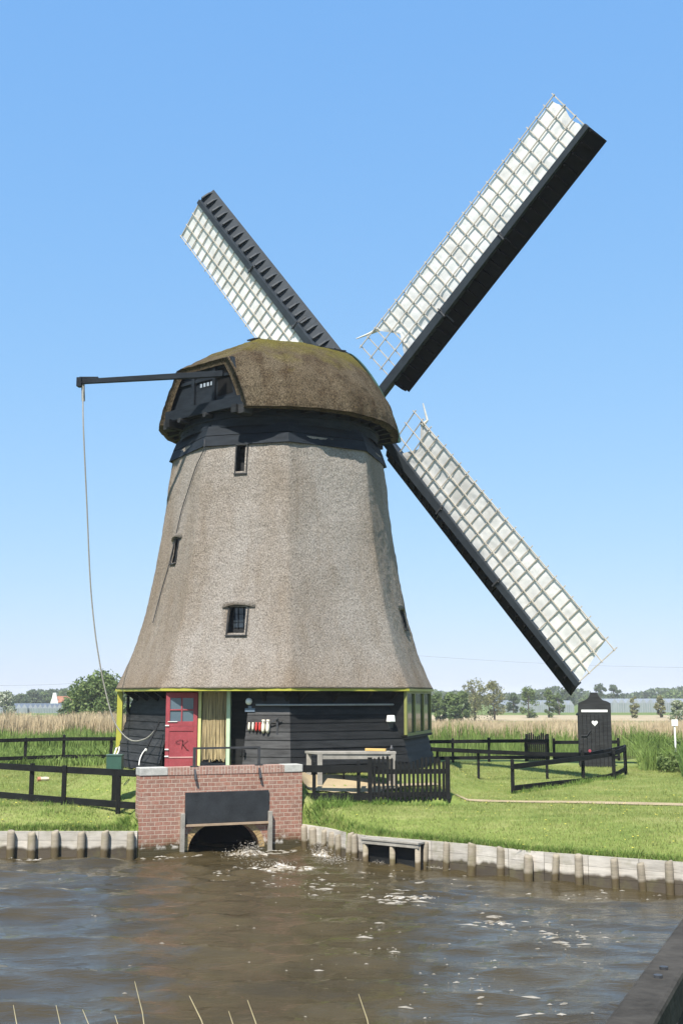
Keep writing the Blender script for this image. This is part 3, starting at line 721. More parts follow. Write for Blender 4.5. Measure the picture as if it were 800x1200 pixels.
m = MB(); lbox(m, .10, DW - .11, DZ0 + .30, DZ0 + .335, .051, .062); m.build('kick_rail', plain('pale_pink_edge', (.55, .30, .28), .6), door)
m = MB()
for z in (3.31, 2.62, 2.42): m = MB(); lbox(m, DW - .10, DW + .012, z, z + .035, .051, .075); m.build('door_catch', M['white'], door)
m = MB(); lbox(m, DW - .34, DW - .06, 3.43, 3.45, .052, .075)
m.build('handle', M['white'], door)
def stroke(mm, pts, r):
    mm.tube([DP(DW - (.53 + (x - .53) * .78), .054, 2.76 + (z - 2.76) * .8) for x, z in pts], r * .6, 6)
m = MB()                                                # painted monogram
def arc(cx, cz, rx, rz, a0, a1, n=12): return [(cx + rx * cos(R(a0 + (a1 - a0) * i / n)), cz + rz * sin(R(a0 + (a1 - a0) * i / n))) for i in range(n + 1)]
stroke(m, [(.50, 2.95), (.49, 2.80), (.47, 2.62)], .012)
stroke(m, [(.70, 2.93), (.60, 2.86), (.50, 2.77)], .009); stroke(m, [(.50, 2.79), (.58, 2.70), (.66, 2.60), (.73, 2.585)], .013)
stroke(m, arc(.40, 2.86, .15, .09, 200, 20), .009); stroke(m, arc(.33, 2.87, .08, .05, 170, 330), .008)
m.build('monogram', M['dark_red'], door)
# bamboo strand curtain hanging in the doorway
cur = thing('strand_curtain', 'tan bamboo strand curtain hanging in the doorway beside the red door', 'curtain', FP((tl + tr) / 2, AB + .04, 2.2))
m = MB()
for i in range(34):
    s = tl + .13 + (tr - tl - .26) * (i + random.random() * .8) / 34; ph = random.uniform(0, 6)
    m.tube([FP(s + .018 * sin(ph + z * 3) * (4.3 - z) / 2, AB + .03 + random.uniform(-.012, .012), z) for z in np.linspace(4.30, 2.26 + random.uniform(0, .12), 9)], random.uniform(.006, .017), 5)
m.build('strands', M['bamboo'], cur)
m = MB(); m.beam(FP(tl + .12, AB + .03, 4.31), FP(tr - .12, AB + .03, 4.31), .03, .03); m.build('hanging_rod', M['grey_wood'], cur)
# yellow corner post at the left, glazed screen at the right
m = MB()
c = AX + dirv(PH0 + R(-90)) * 5.10
m.obox((c.x, c.y, (2.0 + 4.33) / 2), (.085, 0, 0), (0, .085, 0), (0, 0, (4.33 - 2.0) / 2)); m.build('corner_post', M['yellow'], mill)
m = MB(); c2 = AX + dirv(PH0 + R(-90)) * 4.86; m.beam(c2 + Vector((.1, -.1, 4.30)), c2 + Vector((.38, -.3, 3.9)), .07, .07); m.beam(c2 + Vector((.02, -.05, 2.0)), c2 + Vector((.02, -.05, 4.3)), .09, .09); m.build('brace', M['tar'], mill)
N1, T1 = nrm(1), tan_(1)
def F1(tau, a, z): return AX + T1 * tau + N1 * a + Vector((0, 0, z))
hw = AE * TN - .06; m = MB(); zt, zb = 4.32, 3.02
for tau in (-hw, -hw * .36, hw * .36, hw): m.beam(F1(tau, AE - .14, zb), F1(tau, AE - .14, zt), .11, .09, N1)
for z in (zb, zt - .02): m.beam(F1(-hw, AE - .145, z), F1(hw, AE - .145, z), .1, .085, (0, 0, 1))
win = m.build('window', plain('shaded_yellow_green_paint', (.20, .205, .06), .5, .2, 5), mill); tag(win, 'yellow green framed glazed screen in the shaded right side')  # frame paint darkened to carry the shade of this side
m = MB(); m.quad(F1(-hw, AE - .15, zb), F1(hw, AE - .15, zb), F1(hw, AE - .15, zt), F1(-hw, AE - .15, zt)); m.build('pane', M['glass'], win)
m = MB()
for s in (-1, 1): m.prism([(aw(zb) - .3, zb - .05), (AE - .1, zb - .05), (AE - .1, zt), (aw(zt) - .3, zt)], N1, (0, 0, 1), AX + T1 * (s * hw), T1 * s * .03)
m.obox(F1(0, AE - .25, zb - .08), T1 * hw, N1 * .18, (0, 0, .035)); m.build('window_cheek', M['tar'], win)
# black skirt and drum under the cap
m = MB()
for k in range(8):
    a, b = dirv(PH0 + R(45 * k)), dirv(PH0 + R(45 * k + 45))
    for (r0, z0, r1, z1) in ((3.72, 11.98, 3.60, 12.32), (3.60, 12.34, 3.47, 12.66)):
        A = [AX + a * r0 + Vector((0, 0, z0)), AX + b * r0 + Vector((0, 0, z0)), AX + b * r1 + Vector((0, 0, z1)), AX + a * r1 + Vector((0, 0, z1)), AX + a * (r0 - .05) + Vector((0, 0, z0 - .005)), AX + b * (r0 - .05) + Vector((0, 0, z0 - .005)), AX + b * (r1 - .3) + Vector((0, 0, z1)), AX + a * (r1 - .3) + Vector((0, 0, z1))]
        m.add(A, [[0, 1, 2, 3], [4, 5, 1, 0], [3, 2, 6, 7]])
m.build('boarded_skirt', M['blue_black'], mill)
m = MB(); n = 64; rings = [(3.36, 12.60), (3.36, 12.86), (3.41, 12.87), (3.41, 12.93), (3.36, 12.94), (3.36, 13.35), (3.0, 13.35)]
vs = [AX + Vector((r * sin(2 * pi * i / n), -r * cos(2 * pi * i / n), z)) for r, z in rings for i in range(n)]
m.add(vs, [[j * n + i, j * n + (i + 1) % n, (j + 1) * n + (i + 1) % n, (j + 1) * n + i] for j in range(len(rings) - 1) for i in range(n)])
for i in range(48):
    a = 2 * pi * i / 48; d = dirv(a); m.ball(AX + d * 3.37 + Vector((0, 0, 12.72 + .0)), .02, .02, .02, 6, 4)
m.build('curb_drum', M['blue_black'], mill)

# ---- cap
AZ = .708; U = Vector((sin(AZ), cos(AZ), 0)); VV = Vector((cos(AZ), -sin(AZ), 0))
def CP(u, v, z): return AX + U * u + VV * v + Vector((0, 0, z))
Wu = [(-3.62, 2.02), (-3.3, 2.42), (-2.8, 2.92), (-2, 3.52), (-1, 3.95), (0, 4.06), (1, 3.92), (2, 3.52), (2.8, 3.0), (3.5, 2.4)]
wu_, ww_ = np.array(Wu).T
ZC = 13.02
def capw(u): return float(np.interp(u, wu_, ww_))
def capsec(u, q):                                       # q in 0..1 from left eave over the ridge to right eave
    w = capw(u); top = 16.10 + (u + 1.3) * .14; n = 1.62 - .30 * max(0, (u - .5) / 3) - .28 * max(0, (-1 - u) / 2.6)
    a = pi * q; c, s = cos(a), sin(a)
    v = -w * math.copysign(abs(c) ** (2 / n), c); z = ZC + (top - ZC) * abs(s) ** (2 / n)
    if u < -1.3: z = min(z, 16.10 - (-1.3 - u) * .585)
    return v, z
nu, nq = 130, 170
V = []
for i in range(nu + 1):
    u = -3.62 + 7.12 * i / nu
    for j in range(nq + 1):
        q = j / nq; q = .5 + .5 * math.copysign(abs(2 * q - 1) ** .8, 2 * q - 1)
        v, z = capsec(u, q); p = CP(u, v, z); nn = noise.noise(p * 5) * .028 + noise.noise(p * 12) * .014 + noise.noise(p * 1.1) * .05
        d = (p - CP(0, 0, 13.2)).normalized(); V.append(p + d * nn)
n1 = nq + 1
Fc = [(i * n1 + j, i * n1 + j + 1, (i + 1) * n1 + j + 1, (i + 1) * n1 + j) for i in range(nu) for j in range(nq)]
# inner skin: the thatch is about .3 thick and shows its edge at the eaves and at the tail
o = len(V)
for i in range(nu + 1):
    u = -3.62 + 7.12 * i / nu
    for j in range(nq + 1):
        q = j / nq; q = .5 + .5 * math.copysign(abs(2 * q - 1) ** .8, 2 * q - 1)
        v, z = capsec(u, q); w = capw(u); k = (w - .34) / w; V.append(CP(max(min(u, 3.45), -3.56), v * k, min(z - .03 - .26 * (z - ZC) / 3.0, 1e9)))
Fc += [(o + i * n1 + j, o + (i + 1) * n1 + j, o + (i + 1) * n1 + j + 1, o + i * n1 + j + 1) for i in range(nu) for j in range(nq)]
for i in range(nu):
    for j in (0, nq): Fc.append((i * n1 + j, (i + 1) * n1 + j, o + (i + 1) * n1 + j, o + i * n1 + j))
for j in range(nq):
    for i in (0, nu): Fc.append((i * n1 + j, i * n1 + j + 1, o + i * n1 + j + 1, o + i * n1 + j))
cap = np_mesh('cap', [tuple(p) for p in V], Fc, M['cap_thatch'], mill, mill.location, smooth=True); ORG[cap.name] = Vector(mill.location)
tag(cap, 'brown mossy thatched boat shaped cap')
# underside frame of the cap
m = MB()
vs = []; st = np.linspace(-3.4, 3.4, 24)
for u in st: w = capw(u) - .28; vs += [CP(u, -w, 13.10), CP(u, w, 13.10)]
m.add(vs, [[2 * i, 2 * i + 1, 2 * i + 3, 2 * i + 2] for i in range(23)])
for u in np.linspace(-3.0, 3.2, 12):
    w = capw(u) - .3; m.beam(CP(u, -w, 13.03), CP(u, w, 13.03), .13, .13)
for s in (-1, 1): m.beam(CP(-3.7, s * 1.55, 13.0), CP(3.6, s * 1.55, 13.0), .22, .26)
m.build('cap_frame', M['tar'], cap)
# ridge board
m = MB(); m.beam(CP(-1.25, 0, 16.12), CP(3.4, 0, 16.77), .22, .06); m.beam(CP(-1.45, 0, 16.07), CP(-1.15, 0, 16.15), .34, .05); m.build('ridge_board', M['tar_weathered'], cap)
# front gable boards with their green edge
m = MB(); pts = [capsec(3.5, j / 40) for j in range(41)]
m.add([CP(3.52, v * 1.012, z + .02) for v, z in pts] + [CP(3.66, v * 1.012, z + .02) for v, z in pts], [[i, i + 1, i + 42, i + 41] for i in range(40)])
m.add([CP(3.64, v, z) for v, z in pts], [list(range(41))]); m.build('front_gable', plain('dark_green_paint', (.03, .07, .045), .5), cap)
# tail: framed black panels under the half hip
u0 = -3.42; m = MB()
m.add([CP(u0, -1.85, 13.1), CP(u0, 1.85, 13.1), CP(u0, 1.28, 14.68), CP(u0, -1.28, 14.68)], [[0, 1, 2, 3]])
tp = m.build('tail_panel', M['blue_black'], cap)
m = MB(); n_ = U
m.beam(CP(u0 - .10, -1.78, 13.26), CP(u0 - .10, 1.86, 13.26), .14, .34)
for a, b in (((-1.80, 13.46), (-1.26, 14.70)), ((1.80, 13.46), (1.24, 14.70))): m.beam(CP(u0 - .08, *a), CP(u0 - .08, *b), .16, .12, U)
m.beam(CP(u0 - .08, -1.3, 14.70), CP(u0 - .08, 1.3, 14.70), .13, .12)
for v in (-.55, .42): m.beam(CP(u0 - .05, v, 13.45), CP(u0 - .05, v, 14.63), .13, .09, U)
m.beam(CP(u0 - .03, -1.4, 14.25), CP(u0 - .03, 1.4, 14.25), .06, .10)
m.build('tail_frame', M['blue_black'], cap, bevel=.01)
for v in (-1.0, .2): m = MB(); m.tube([CP(u0 + .3, v, 13.02), CP(u0 - .26, v, 13.02)], .08, 10); m.build('beam_end', M['tar_weathered'], cap)
for v in (-1.72, 1.78): m = MB(); m.obox(CP(u0 + .02, v, 12.98), VV * .12, U * .2, (0, 0, .14)); m.build('beam_end', M['tar_weathered'], cap)
m = MB(); m.add([CP(u0 - .012, .55, 13.6), CP(u0 - .012, 1.25, 13.62), CP(u0 - .012, 1.05, 14.5), CP(u0 - .012, .55, 14.5)], [[0, 1, 2, 3]]); m.build('hatch_opening', M['dark'], cap)
pp_ = plain('pale_pane', (.30, .34, .38), .3)
for v in (-.22, -.06, .10, .26): m = MB(); m.obox(CP(u0 - .02, v, 14.08), VV * .04, U * .01, (0, 0, .06)); m.build('small_pane', pp_, cap)
# projecting beam
B0 = CP(u0 - .26, 1.05, 14.20); B1 = G(93, 447.5, 14.20)
m = MB(); m.beam(B0, B1, .14, .19, w2=.13, h2=.15); bd = (B1 - B0).normalized()
m.beam(B1 + Vector((.02, 0, .12)), B1 + Vector((.62, 0, .12)), .16, .07); m.beam(B1 + bd * .05 + Vector((0, 0, -.02)), B1 - bd * .12 + Vector((0, 0, -.02)), .22, .30)
m.build('projecting_beam', M['blue_black'], cap, bevel=.008)
rp = thing('rope', 'long grey rope hanging from the projecting beam down to the dark wall', 'rope', (B1.x, B1.y, 2.4))
pts = [(97.5, 455, B1.y)] + [(98, 500, 35.3), (102, 590, 35.35), (106, 680, 35.4), (111, 735, 35.4), (116, 770, 35.4), (122, 802, 35.4), (132, 840, 35.3), (142, 858, 35.2), (155, 868, 35.1), (170, 866, 35.0), (180, 858, 34.85), (186, 848, 34.75)]
P3 = [W(*p) for p in pts]
def smooth_pts(P, n=6):
    out = []
    for i in range(len(P) - 1):
        p0, p1, p2, p3 = P[max(i - 1, 0)], P[i], P[i + 1], P[min(i + 2, len(P) - 1)]
        for k in range(n):
            t = k / n; out.append(.5 * ((2 * p1) + (-p0 + p2) * t + (2 * p0 - 5 * p1 + 4 * p2 - p3) * t * t + (-p0 + 3 * p1 - 3 * p2 + p3) * t ** 3))
    return out + [P[-1]]
m = MB(); m.tube(smooth_pts(P3), .022, 6); m.build('strand', M['rope'], rp)
m = MB(); m.tube([W(97.5, 450, B1.y), W(98, 470, B1.y)], .055, 8); m.build('knot', M['rope'], rp)
# thin dark tube down the left of the thatch
m = MB(); pts = []
for (px, py, k) in [(243, 505, 0), (240, 527, -1), (232, 548, -2), (223, 575, -2), (215, 600, -2), (206, 640, -2), (199, 668, -2), (191, 695, -2), (182, 730, -2)]:
    if k == 0: pts.append(W(px, py, 35.5)); continue
    if k == -1 : k = -1
    t_, z_ = tau_of(px, py, k); pts.append(AX + nrm(k) * (RR(z_) * cos(pi / 8) + .075) + tan_(k) * t_ + Vector((0, 0, z_)))
pts[0] = pts[1] + Vector((0, .1, .35)); m.tube(smooth_pts(pts), .016, 6); m.build('thin_dark_tube', M['iron'], mill)

# ---- sails
TI, RO, HS, HZ, LL = .158, -.141, 4.64, 14.656, 12.81
n3 = Vector((sin(AZ) * cos(TI), cos(AZ) * cos(TI), sin(TI))); hub = AX + U * HS + Vector((0, 0, HZ))
right = n3.cross(Vector((0, 0, 1))).normalized(); up3 = right.cross(n3)
m = MB(); m.tube([hub - n3 * 4.2, hub - n3 * .3], [.28, .34], 16); m.obox(hub, right * .38, up3 * .38, n3 * .55); m.build('windshaft', M['iron'], mill)
WT, NBAR = 1.776, 26
R0, R1 = 1.75, LL - .06
for k, full in enumerate((2, 1, 2, 0)):
    a = pi / 4 + RO - k * pi / 2; Sd = right * cos(a) + up3 * sin(a); Tt = -right * sin(a) + up3 * cos(a)
    bo = n3 * (.16 if k % 2 else -.16) * 0
    def pit(r): q = (r - R0) / (R1 - R0); return .20 * max(0., 1 - q) ** 1.6 - .06
    def SP(r, t, o=0):
        p = pit(r); u = Tt * cos(p) - n3 * sin(p); nn = n3 * cos(p) + Tt * sin(p); return hub + Sd * r + u * t + nn * o
    m = MB(); m.beam(hub, hub + Sd * LL, .36, .32, n3, .20, .15)
    sail = m.build('sail', M['stock'], mill, bevel=.012)
    # lattice: bars through the stock and three hem laths
    m = MB(); rs = [R0 + (R1 - R0) * i / (NBAR - 1) for i in range(NBAR)]
    for i, r in enumerate(rs):
        ext = .10 + random.uniform(-.03, .03)
        m.beam(SP(r, 0, -.01), SP(r, WT + ext, -.01), .032, .032, Sd)
    for q in (1 / 3, 2 / 3, 1):
        pts = [SP(r, WT * q, -.042) for r in np.linspace(R0 - .08, R1 + .05, 14)]
        for p0, p1 in zip(pts, pts[1:]): m.beam(p0, p1, .034, .03, n3)
    m.build('lattice', M['lattice'], sail)
    # windboards with their wedges
    m = MB(); WB = .79; pb = .497
    def BP(r, t, o=0):
        ub = -Tt * cos(pb) + n3 * sin(pb); nb = n3 * cos(pb) + Tt * sin(pb); return hub + Sd * r + ub * t + nb * o
    NS = 4; edges = np.linspace(R0 + .02, R1 + .06, NS + 1)
    for i in range(NS):
        ra, rb = edges[i] + .003, edges[i + 1] - .003
        c = [BP(ra, .10), BP(rb, .10), BP(rb, WB), BP(ra, WB)]; nb = (n3 * cos(pb) + Tt * sin(pb)) * .03
        m.add([p + nb for p in c] + [p - nb * .2 for p in c], [[0, 1, 2, 3], [7, 6, 5, 4], [0, 4, 5, 1], [1, 5, 6, 2], [2, 6, 7, 3], [3, 7, 4, 0]])
    wb = m.build('windboard', M['stock'] if k == 3 else M['windboard'], sail)  # sunlit upper-left boards get lighter paint, the others blacker: shade put into colour
    m = MB()
    for r in rs:                                        # tapered wedge behind the board at each bar
        A = [BP(r - .035, .10, -.01), BP(r - .035, WB * .86, -.01), BP(r - .035, WB * .66, -.10), BP(r - .035, .20, -.15)]
        m.add(A + [p + Sd * .07 for p in A], [[0, 1, 2, 3], [7, 6, 5, 4], [0, 4, 5, 1], [1, 5, 6, 2], [2, 6, 7, 3], [3, 7, 4, 0]])
    m.build('board_wedge', M['stock'] if k == 3 else M['windboard'], wb)
    for r in (R0 + 3.2, R0 + 6.6): m = MB(); m.beam(BP(r, .5, -.06), SP(r + .05, .12, -.16), .04, .04); m.beam(SP(r, -.2, -.13), SP(r, .2, -.13), .05, .05); m.build('board_clip', M['iron'], sail)
    # sailcloth behind the lattice, pressed into each cell
    inner = full; V = []; Fc = []; nr_, nt_ = 5 * (NBAR - 1 - inner), 24
    for i in range(nr_ + 1):
        bi = inner + i / 5; r = R0 + (R1 - R0) * bi / (NBAR - 1)
        for j in range(nt_ + 1):
            q = j / nt_; t = .13 + (WT - .03 - .13) * q
            cell = abs(sin(pi * bi)) * abs(sin(pi * min(1, q * 1.02) * 3)); wr = noise.noise((r * 1.3, q * 4, k * 7.0)) * .05 + noise.noise((r * 4, q * 9, k * 3.0)) * .02
            sag = 0.0; rr = r
            if k != 3:
                e = max(0, (inner + 1.6 - bi) / 1.6)    # gathered at the inner end
                rr = r + e * (.55 * (1 - abs(2 * q - .9)) if q < .9 else 0); 
                if i > nr_ - 6: rr -= (.42 if k == 1 else .16) * ((i - nr_ + 6) / 6) * (abs(sin(pi * q * 1.5)) if k == 0 else q * (1.3 - .3 * q))
            V.append(tuple(SP(rr, t, (.022 - (.004 if k == 3 else .014) * cell + max(-.004, wr * (.25 if k == 3 else .7)) + (0 if k == 3 else .014 * noise.noise((r * .9 + q * 2.2, q * 1.2 - r * .25, k * 5.0)))))))
    for i in range(nr_):
        for j in range(nt_): b = i * (nt_ + 1) + j; Fc.append((b, b + 1, b + nt_ + 2, b + nt_ + 1))
    np_mesh('sailcloth', V, Fc, M['cloth'], sail, mill.location, smooth=True)
    if k != 3:
        m = MB(); m.tube([SP(R0 + (R1 - R0) * inner / (NBAR - 1) + .1, WT - .12, .02), SP(R0 + .55, WT + .1, .1), SP(R0 + .0, WT + .42, .12)], [.09, .045, .02], 6); m.build('sail_cord', M['white_rope'], sail)

# ------------------------------------------------------------------ things on the mill wall
def wallpt(px, py, k, off=.05):
    d = ray(px, py); lo, hi = 20., 45.
    for _ in range(60):
        mid = (lo + hi) / 2; p = EYE + d * (mid / d.y)
        if (p - AX).dot(nrm(k)) > aw(p.z) + off: lo = mid
        else: hi = mid
    return p
def clog(px, py, size, mat, label, k=-1):
    p = wallpt(px, py, k, .06); N_, T_ = nrm(k), tan_(k); t_ = thing('clog', label, 'clog', p)
    m = MB(); nu_, nv_ = 12, 9; vs = []
    for i in range(nv_ + 1):                            # hung heel up, toe down, sole to the wall
        q = i / nv_; w = size * (.115 + .03 * sin(pi * q)) * (1 if q < .75 else 1 - ((q - .75) / .25) ** 2 * .9); dth = size * (.13 + .10 * q) * (1 if q < .8 else 1 - ((q - .8) / .2) ** 2 * .85)
        c = p + Vector((0, 0, size * (.5 - q))) + N_ * (.02 + dth * .5)
        vs += [c + T_ * w * cos(2 * pi * j / nu_) + N_ * dth * sin(2 * pi * j / nu_) for j in range(nu_)]
    m.add(vs, [[i * nu_ + j, i * nu_ + (j + 1) % nu_, (i + 1) * nu_ + (j + 1) % nu_, (i + 1) * nu_ + j] for i in range(nv_) for j in range(nu_)] + [list(range(nu_))[::-1], [nv_ * nu_ + j for j in range(nu_)]])
    m.build('clog_body', mat, t_, smooth=True)
    m = MB(); m.tube([p + T_ * size * .08 * cos(a_) + N_ * (size * .27 + .012 - .03) + Vector((0, 0, size * (.25 + .17 * sin(a_)))) for a_ in np.linspace(0, 2 * pi, 13)], size * .035, 5); m.build('foot_opening', M['dark'], t_)
for px, py, s, mt, lb in [(292.5, 851.5, .24, 'pale_clog', 'small pale wooden clog hung farthest left in the clog row'), (297, 851.5, .24, 'pale_clog', 'small pale wooden clog hung between its twin and the red pair'),
                          (301, 852, .27, 'red_clog', 'red wooden clog hung next to the small pale pair'), (305, 852, .27, 'red_clog', 'red wooden clog hung next to the large pale pair'),
                          (309.3, 851.5, .40, 'pale_clog', 'large pale wooden clog hung beside the red pair'), (314.5, 851.5, .40, 'pale_clog', 'large pale wooden clog hung farthest right in the clog row')]:
    clog(px, py, s, M[mt], lb)
clog(283, 883, .22, M['tar'], 'small black clog on the boards by the doorway, nearer the pale green post'); clog(287, 883, .22, M['tar'], 'small black clog on the boards by the doorway, farther from the pale green post')
p = wallpt(325, 852, -1, .05); hk = thing('wall_hook', 'black iron hook on the boards right of the hanging clogs', 'hook', p)
m = MB(); m.beam(p + Vector((0, 0, .22)), p - Vector((0, 0, .25)), .06, .05, N); m.build('bar', M['iron'], hk)
m = MB(); m.beam(p + Vector((0, 0, .15)) - T * .3 + N * .04 - Vector((0, 0, .1)), p + N * .06 + T * .12 + Vector((0, 0, .3)), .03, .03); m.build('arm', M['iron'], hk)
p = FP(*[px_tau(293, 822, AE - .5)[0]], AE - .5, px_tau(293, 822, AE - .5)[1])
lm = thing('wall_lamp', 'round white globe lamp on the dark wall above a small plaque', 'wall lamp', p)
m = MB(); m.ball(p + N * .10, .10, .10, .10, 16, 10); m.build('globe', M['white'], lm, smooth=True)
m = MB(); m.tube([p - N * .12, p + N * .02], .06, 12); m.build('bracket', M['iron'], lm)
q_ = px_tau(293, 832, AE - .42); p = FP(q_[0], AE - .42, q_[1]); sg = thing('name_plaque', 'small blue grey plaque on the dark wall under the globe lamp', 'plaque', p)
m = MB(); m.obox(p, T * .15, N * .02, (0, 0, .05)); m.obox(p + Vector((0, 0, .08)), T * .05, N * .02, (0, 0, .035)); m.build('plate', plain('blue_grey_enamel', (.13, .17, .22), .4, .2, 9), sg)
# conduit under the eave
m = MB(); pc = [FP(px_tau(300, 826, AE - .40)[0], AE - .40, px_tau(300, 826, AE - .40)[1])]
N0, T0 = nrm(0), tan_(0)
vtx = AX + dirv(PH0) * ((AE - .38) / cos(pi / 8)); pc.append(Vector((vtx.x, vtx.y, pc[0].z)))
e_ = AX + N0 * (AE - .40) + T0 * (AE * TN - .25); pc.append(Vector((e_.x, e_.y, pc[0].z))); m.tube(pc, .026, 8)
m.build('conduit', M['galv'], mill)
for k, ts in ((0, (-1.5, -.4, .7, 1.6)), (-1, (1.0, 1.7)), (-2, (-1.4, -.5, .4, 1.3))):
    for t_ in ts:
        m = MB(); m.prism([(AE - .62, 4.35), (AE - .08, 4.35), (AE - .10, 4.27), (AE - .55, 4.0), (AE - .62, 3.85)], nrm(k), (0, 0, 1), AX + tan_(k) * t_, tan_(k) * .09)
        m.build('eave_bracket', M['tar'], mill)
p = wallpt(455, 842, 0, .03); fl = thing('flood_lamp', 'white flood lamp with black shade on the dark right wall', 'wall lamp', p)
m = MB(); m.prism([(-.08, .10), (.08, .10), (.11, -.10), (-.11, -.10)], T0, (0, 0, 1), p + N0 * .03, N0 * .2); m.build('housing', M['white'], fl, bevel=.02)
m = MB(); m.prism([(-.10, .0), (.13, .0), (.10, -.25), (.02, -.30)], T0, (0, 0, 1), p + N0 * .035 - Vector((0, 0, .11)), N0 * .04); m.build('bracket', M['iron'], fl)

# ------------------------------------------------------------------ brick culvert wall
bw = thing('culvert_wall', 'red brick culvert wall with black steel panel and low arch over the water', 'wall', (WL.x, WL.y, ZW), WANG)
def wl(px, py):                                         # photo point -> local (along, up) on the wall face
    d = ray(px, py); nn = Vector((sin(WANG), -cos(WANG), 0)); s = (WL - EYE).dot(nn) / d.dot(nn); p = EYE + d * s
    return (p - WL).dot(Vector((cos(WANG), sin(WANG), 0))), p.z - ZW
a0, _ = wl(220.5, 1001); a1, _ = wl(303.5, 997); ac, at = wl(262, 967); at = max(.78, at); ac = (a0 + a1) / 2; ar = (a1 - a0) / 2
print('arch', a0, a1, at, WLEN)
TOPZ = (wl(170, 900)[1] + wl(345, 896.5)[1]) / 2; TH = .46; print('TOPZ', TOPZ, WL, WR, BT)
arch = [(ac - ar * cos(pi * i / 24), max(0, .08) + (at - .08) * sin(pi * i / 24)) for i in range(25)]
m = MB(); poly = [(0, -1.0), (a0, -1.0)] + arch + [(a1, -1.0), (WLEN, -1.0), (WLEN, TOPZ - .19), (0, TOPZ - .19)]
m.prism(poly, (1, 0, 0), (0, 0, 1), (0, 0, 0), (0, TH, 0)); m.build('brickwork', M['brick'], bw, local=True)
c1, _ = wl(197, 899); c2, _ = wl(333, 897)
m = MB(); m.box(c1, c2, -.012, TH + .01, TOPZ - .189, TOPZ); m.build('brick_coping', M['brick_rowlock'], bw, local=True)
for x0, x1 in ((-.012, c1 - .004), (c2 + .004, WLEN + .012)):
    m = MB(); m.box(x0, x1, -.02, TH + .02, TOPZ - .189, TOPZ + .006); m.build('coping_stone', M['stone'], bw, local=True, bevel=.012)
m = MB()                                                # voussoirs
for i in range(30):
    t0_, t1_ = pi * i / 30 + .008, pi * (i + 1) / 30 - .008; q = []
    for th_, rr in ((t0_, 0), (t1_, 0), (t1_, .15), (t0_, .15)): q.append((ac - (ar + rr) * cos(th_), .08 + (at - .08 + rr) * sin(th_)))
    m.prism(q, (1, 0, 0), (0, 0, 1), (0, -.006, 0), (0, .05, 0))
m.build('arch_ring', M['arch_brick'], bw, local=True)
m = MB(); ra = [(ac - ar * cos(pi * i / 24), .08 + (at - .08) * sin(pi * i / 24)) for i in range(25)]
vs = [(x, TH, z) for x, z in [(a0, -.9)] + ra + [(a1, -.9)]] + [(x, 6.0, z) for x, z in [(a0, -.9)] + ra + [(a1, -.9)]]
m.add(vs, [[i, i + 1, i + 28, i + 27] for i in range(26)] + [list(range(27, 54))]); m.build('tunnel', M['dark'], bw, local=True)
pa, zt0 = wl(217, 929); pb_, zt1 = wl(314.5, 925.5); _, zb0 = wl(217, 966)
zt0 = (zt0 + zt1) / 2; print('panel', pa, pb_, zt0, zb0)
m = MB(); m.box(pa, pb_, -.05, -.004, zb0, zt0); m.build('steel_panel', M['steelplate'], bw, local=True, bevel=.006)
m = MB(); m.box(pa + .02, pb_ - .02, -.10, -.004, zb0 - .055, zb0 - .002); m.build('timber_ledge', M['orange_wood'] if False else plain('brown_ledge_wood', (.33, .24, .16), .8, .2, 6), bw, local=True)
for px, pyt, pyb in ((213.5, 953, 1001), (315.5, 950, 991)):
    x_, z1_ = wl(px, pyt); m = MB(); m.box(x_ - .05, x_ + .05, -.14, -.005, -.3, z1_); m.build('guide_post', M['grey_wood'], bw, local=True, bevel=.008)
r0_, _ = wl(228.5, 895); r1_, _ = wl(304, 895); RT = TOPZ + .50
m = MB()
for x_ in (r0_, r1_): m.box(x_ - .035, x_ + .035, .02, .09, TOPZ - .05, RT); m.beam((x_, .05, TOPZ + .012), (x_ + .0, -.10, TOPZ - .32), .05, .06); m.box(x_ - .10, x_ + .10, .0, .12, TOPZ + .004, TOPZ + .03)
m.box(r0_ - .02, r1_ + .02, .03, .08, RT - .05, RT); m.build('handrail', M['iron'], bw, local=True)

# ------------------------------------------------------------------ revetments
def pile(par, x, y, r, ztop, lean=0):
    m = MB(); n_ = 10; vs = []; hs = [-1.0, ZW + .1, ztop - .06, ztop - .005, ztop]; rs_ = [r, r * 1.03, r * .98, r * .86, r * .5]
    for z, q in zip(hs, rs_): vs += [Vector((x + lean * z + q * cos(2 * pi * i / n_) * (1 + .06 * sin(3 * i + x * 9)), y + q * sin(2 * pi * i / n_), z + (.02 * cos(2 * pi * i / n_ + x) if z > .4 else 0))) for i in range(n_)]
    m.add(vs, [[j * n_ + i, j * n_ + (i + 1) % n_, (j + 1) * n_ + (i + 1) % n_, (j + 1) * n_ + i] for j in range(4) for i in range(n_)] + [[4 * n_ + i for i in range(n_)]])
    return m.build('pile', M['pile'], par, smooth=True)
lr = thing('timber_revetment', 'grey plank revetment with round piles left of the brick wall', 'revetment', (-9, 30.16, 0))
m = MB(); x = -20.0
while x < WL.x - .04:
    w = random.uniform(1.0, 1.3); x2 = min(x + w, WL.x - .02); q = random.uniform(-.012, .012)
    for z0, z1 in ((-.9, BT - .44), (BT - .435, BT - .215), (BT - .21, BT + .02)): m.box(x, x2 - .01, WL.y - .01 + q + random.uniform(-.006, .006), WL.y + .04, z0, z1)
    x = x2
m.build('plank_wall', M['revet'], lr)
for px in (-30, -8, 15, 40, 67, 97, 124, 154.5): p = G(px, 1003, ZW); pile(lr, p.x, WL.y - .13, .10, BT + .03 + random.uniform(-.03, .02), random.uniform(-.03, .03))
rr = thing('timber_revetment', 'grey plank revetment with piles curving along the right hand lawn', 'revetment', (4, 28, 0))
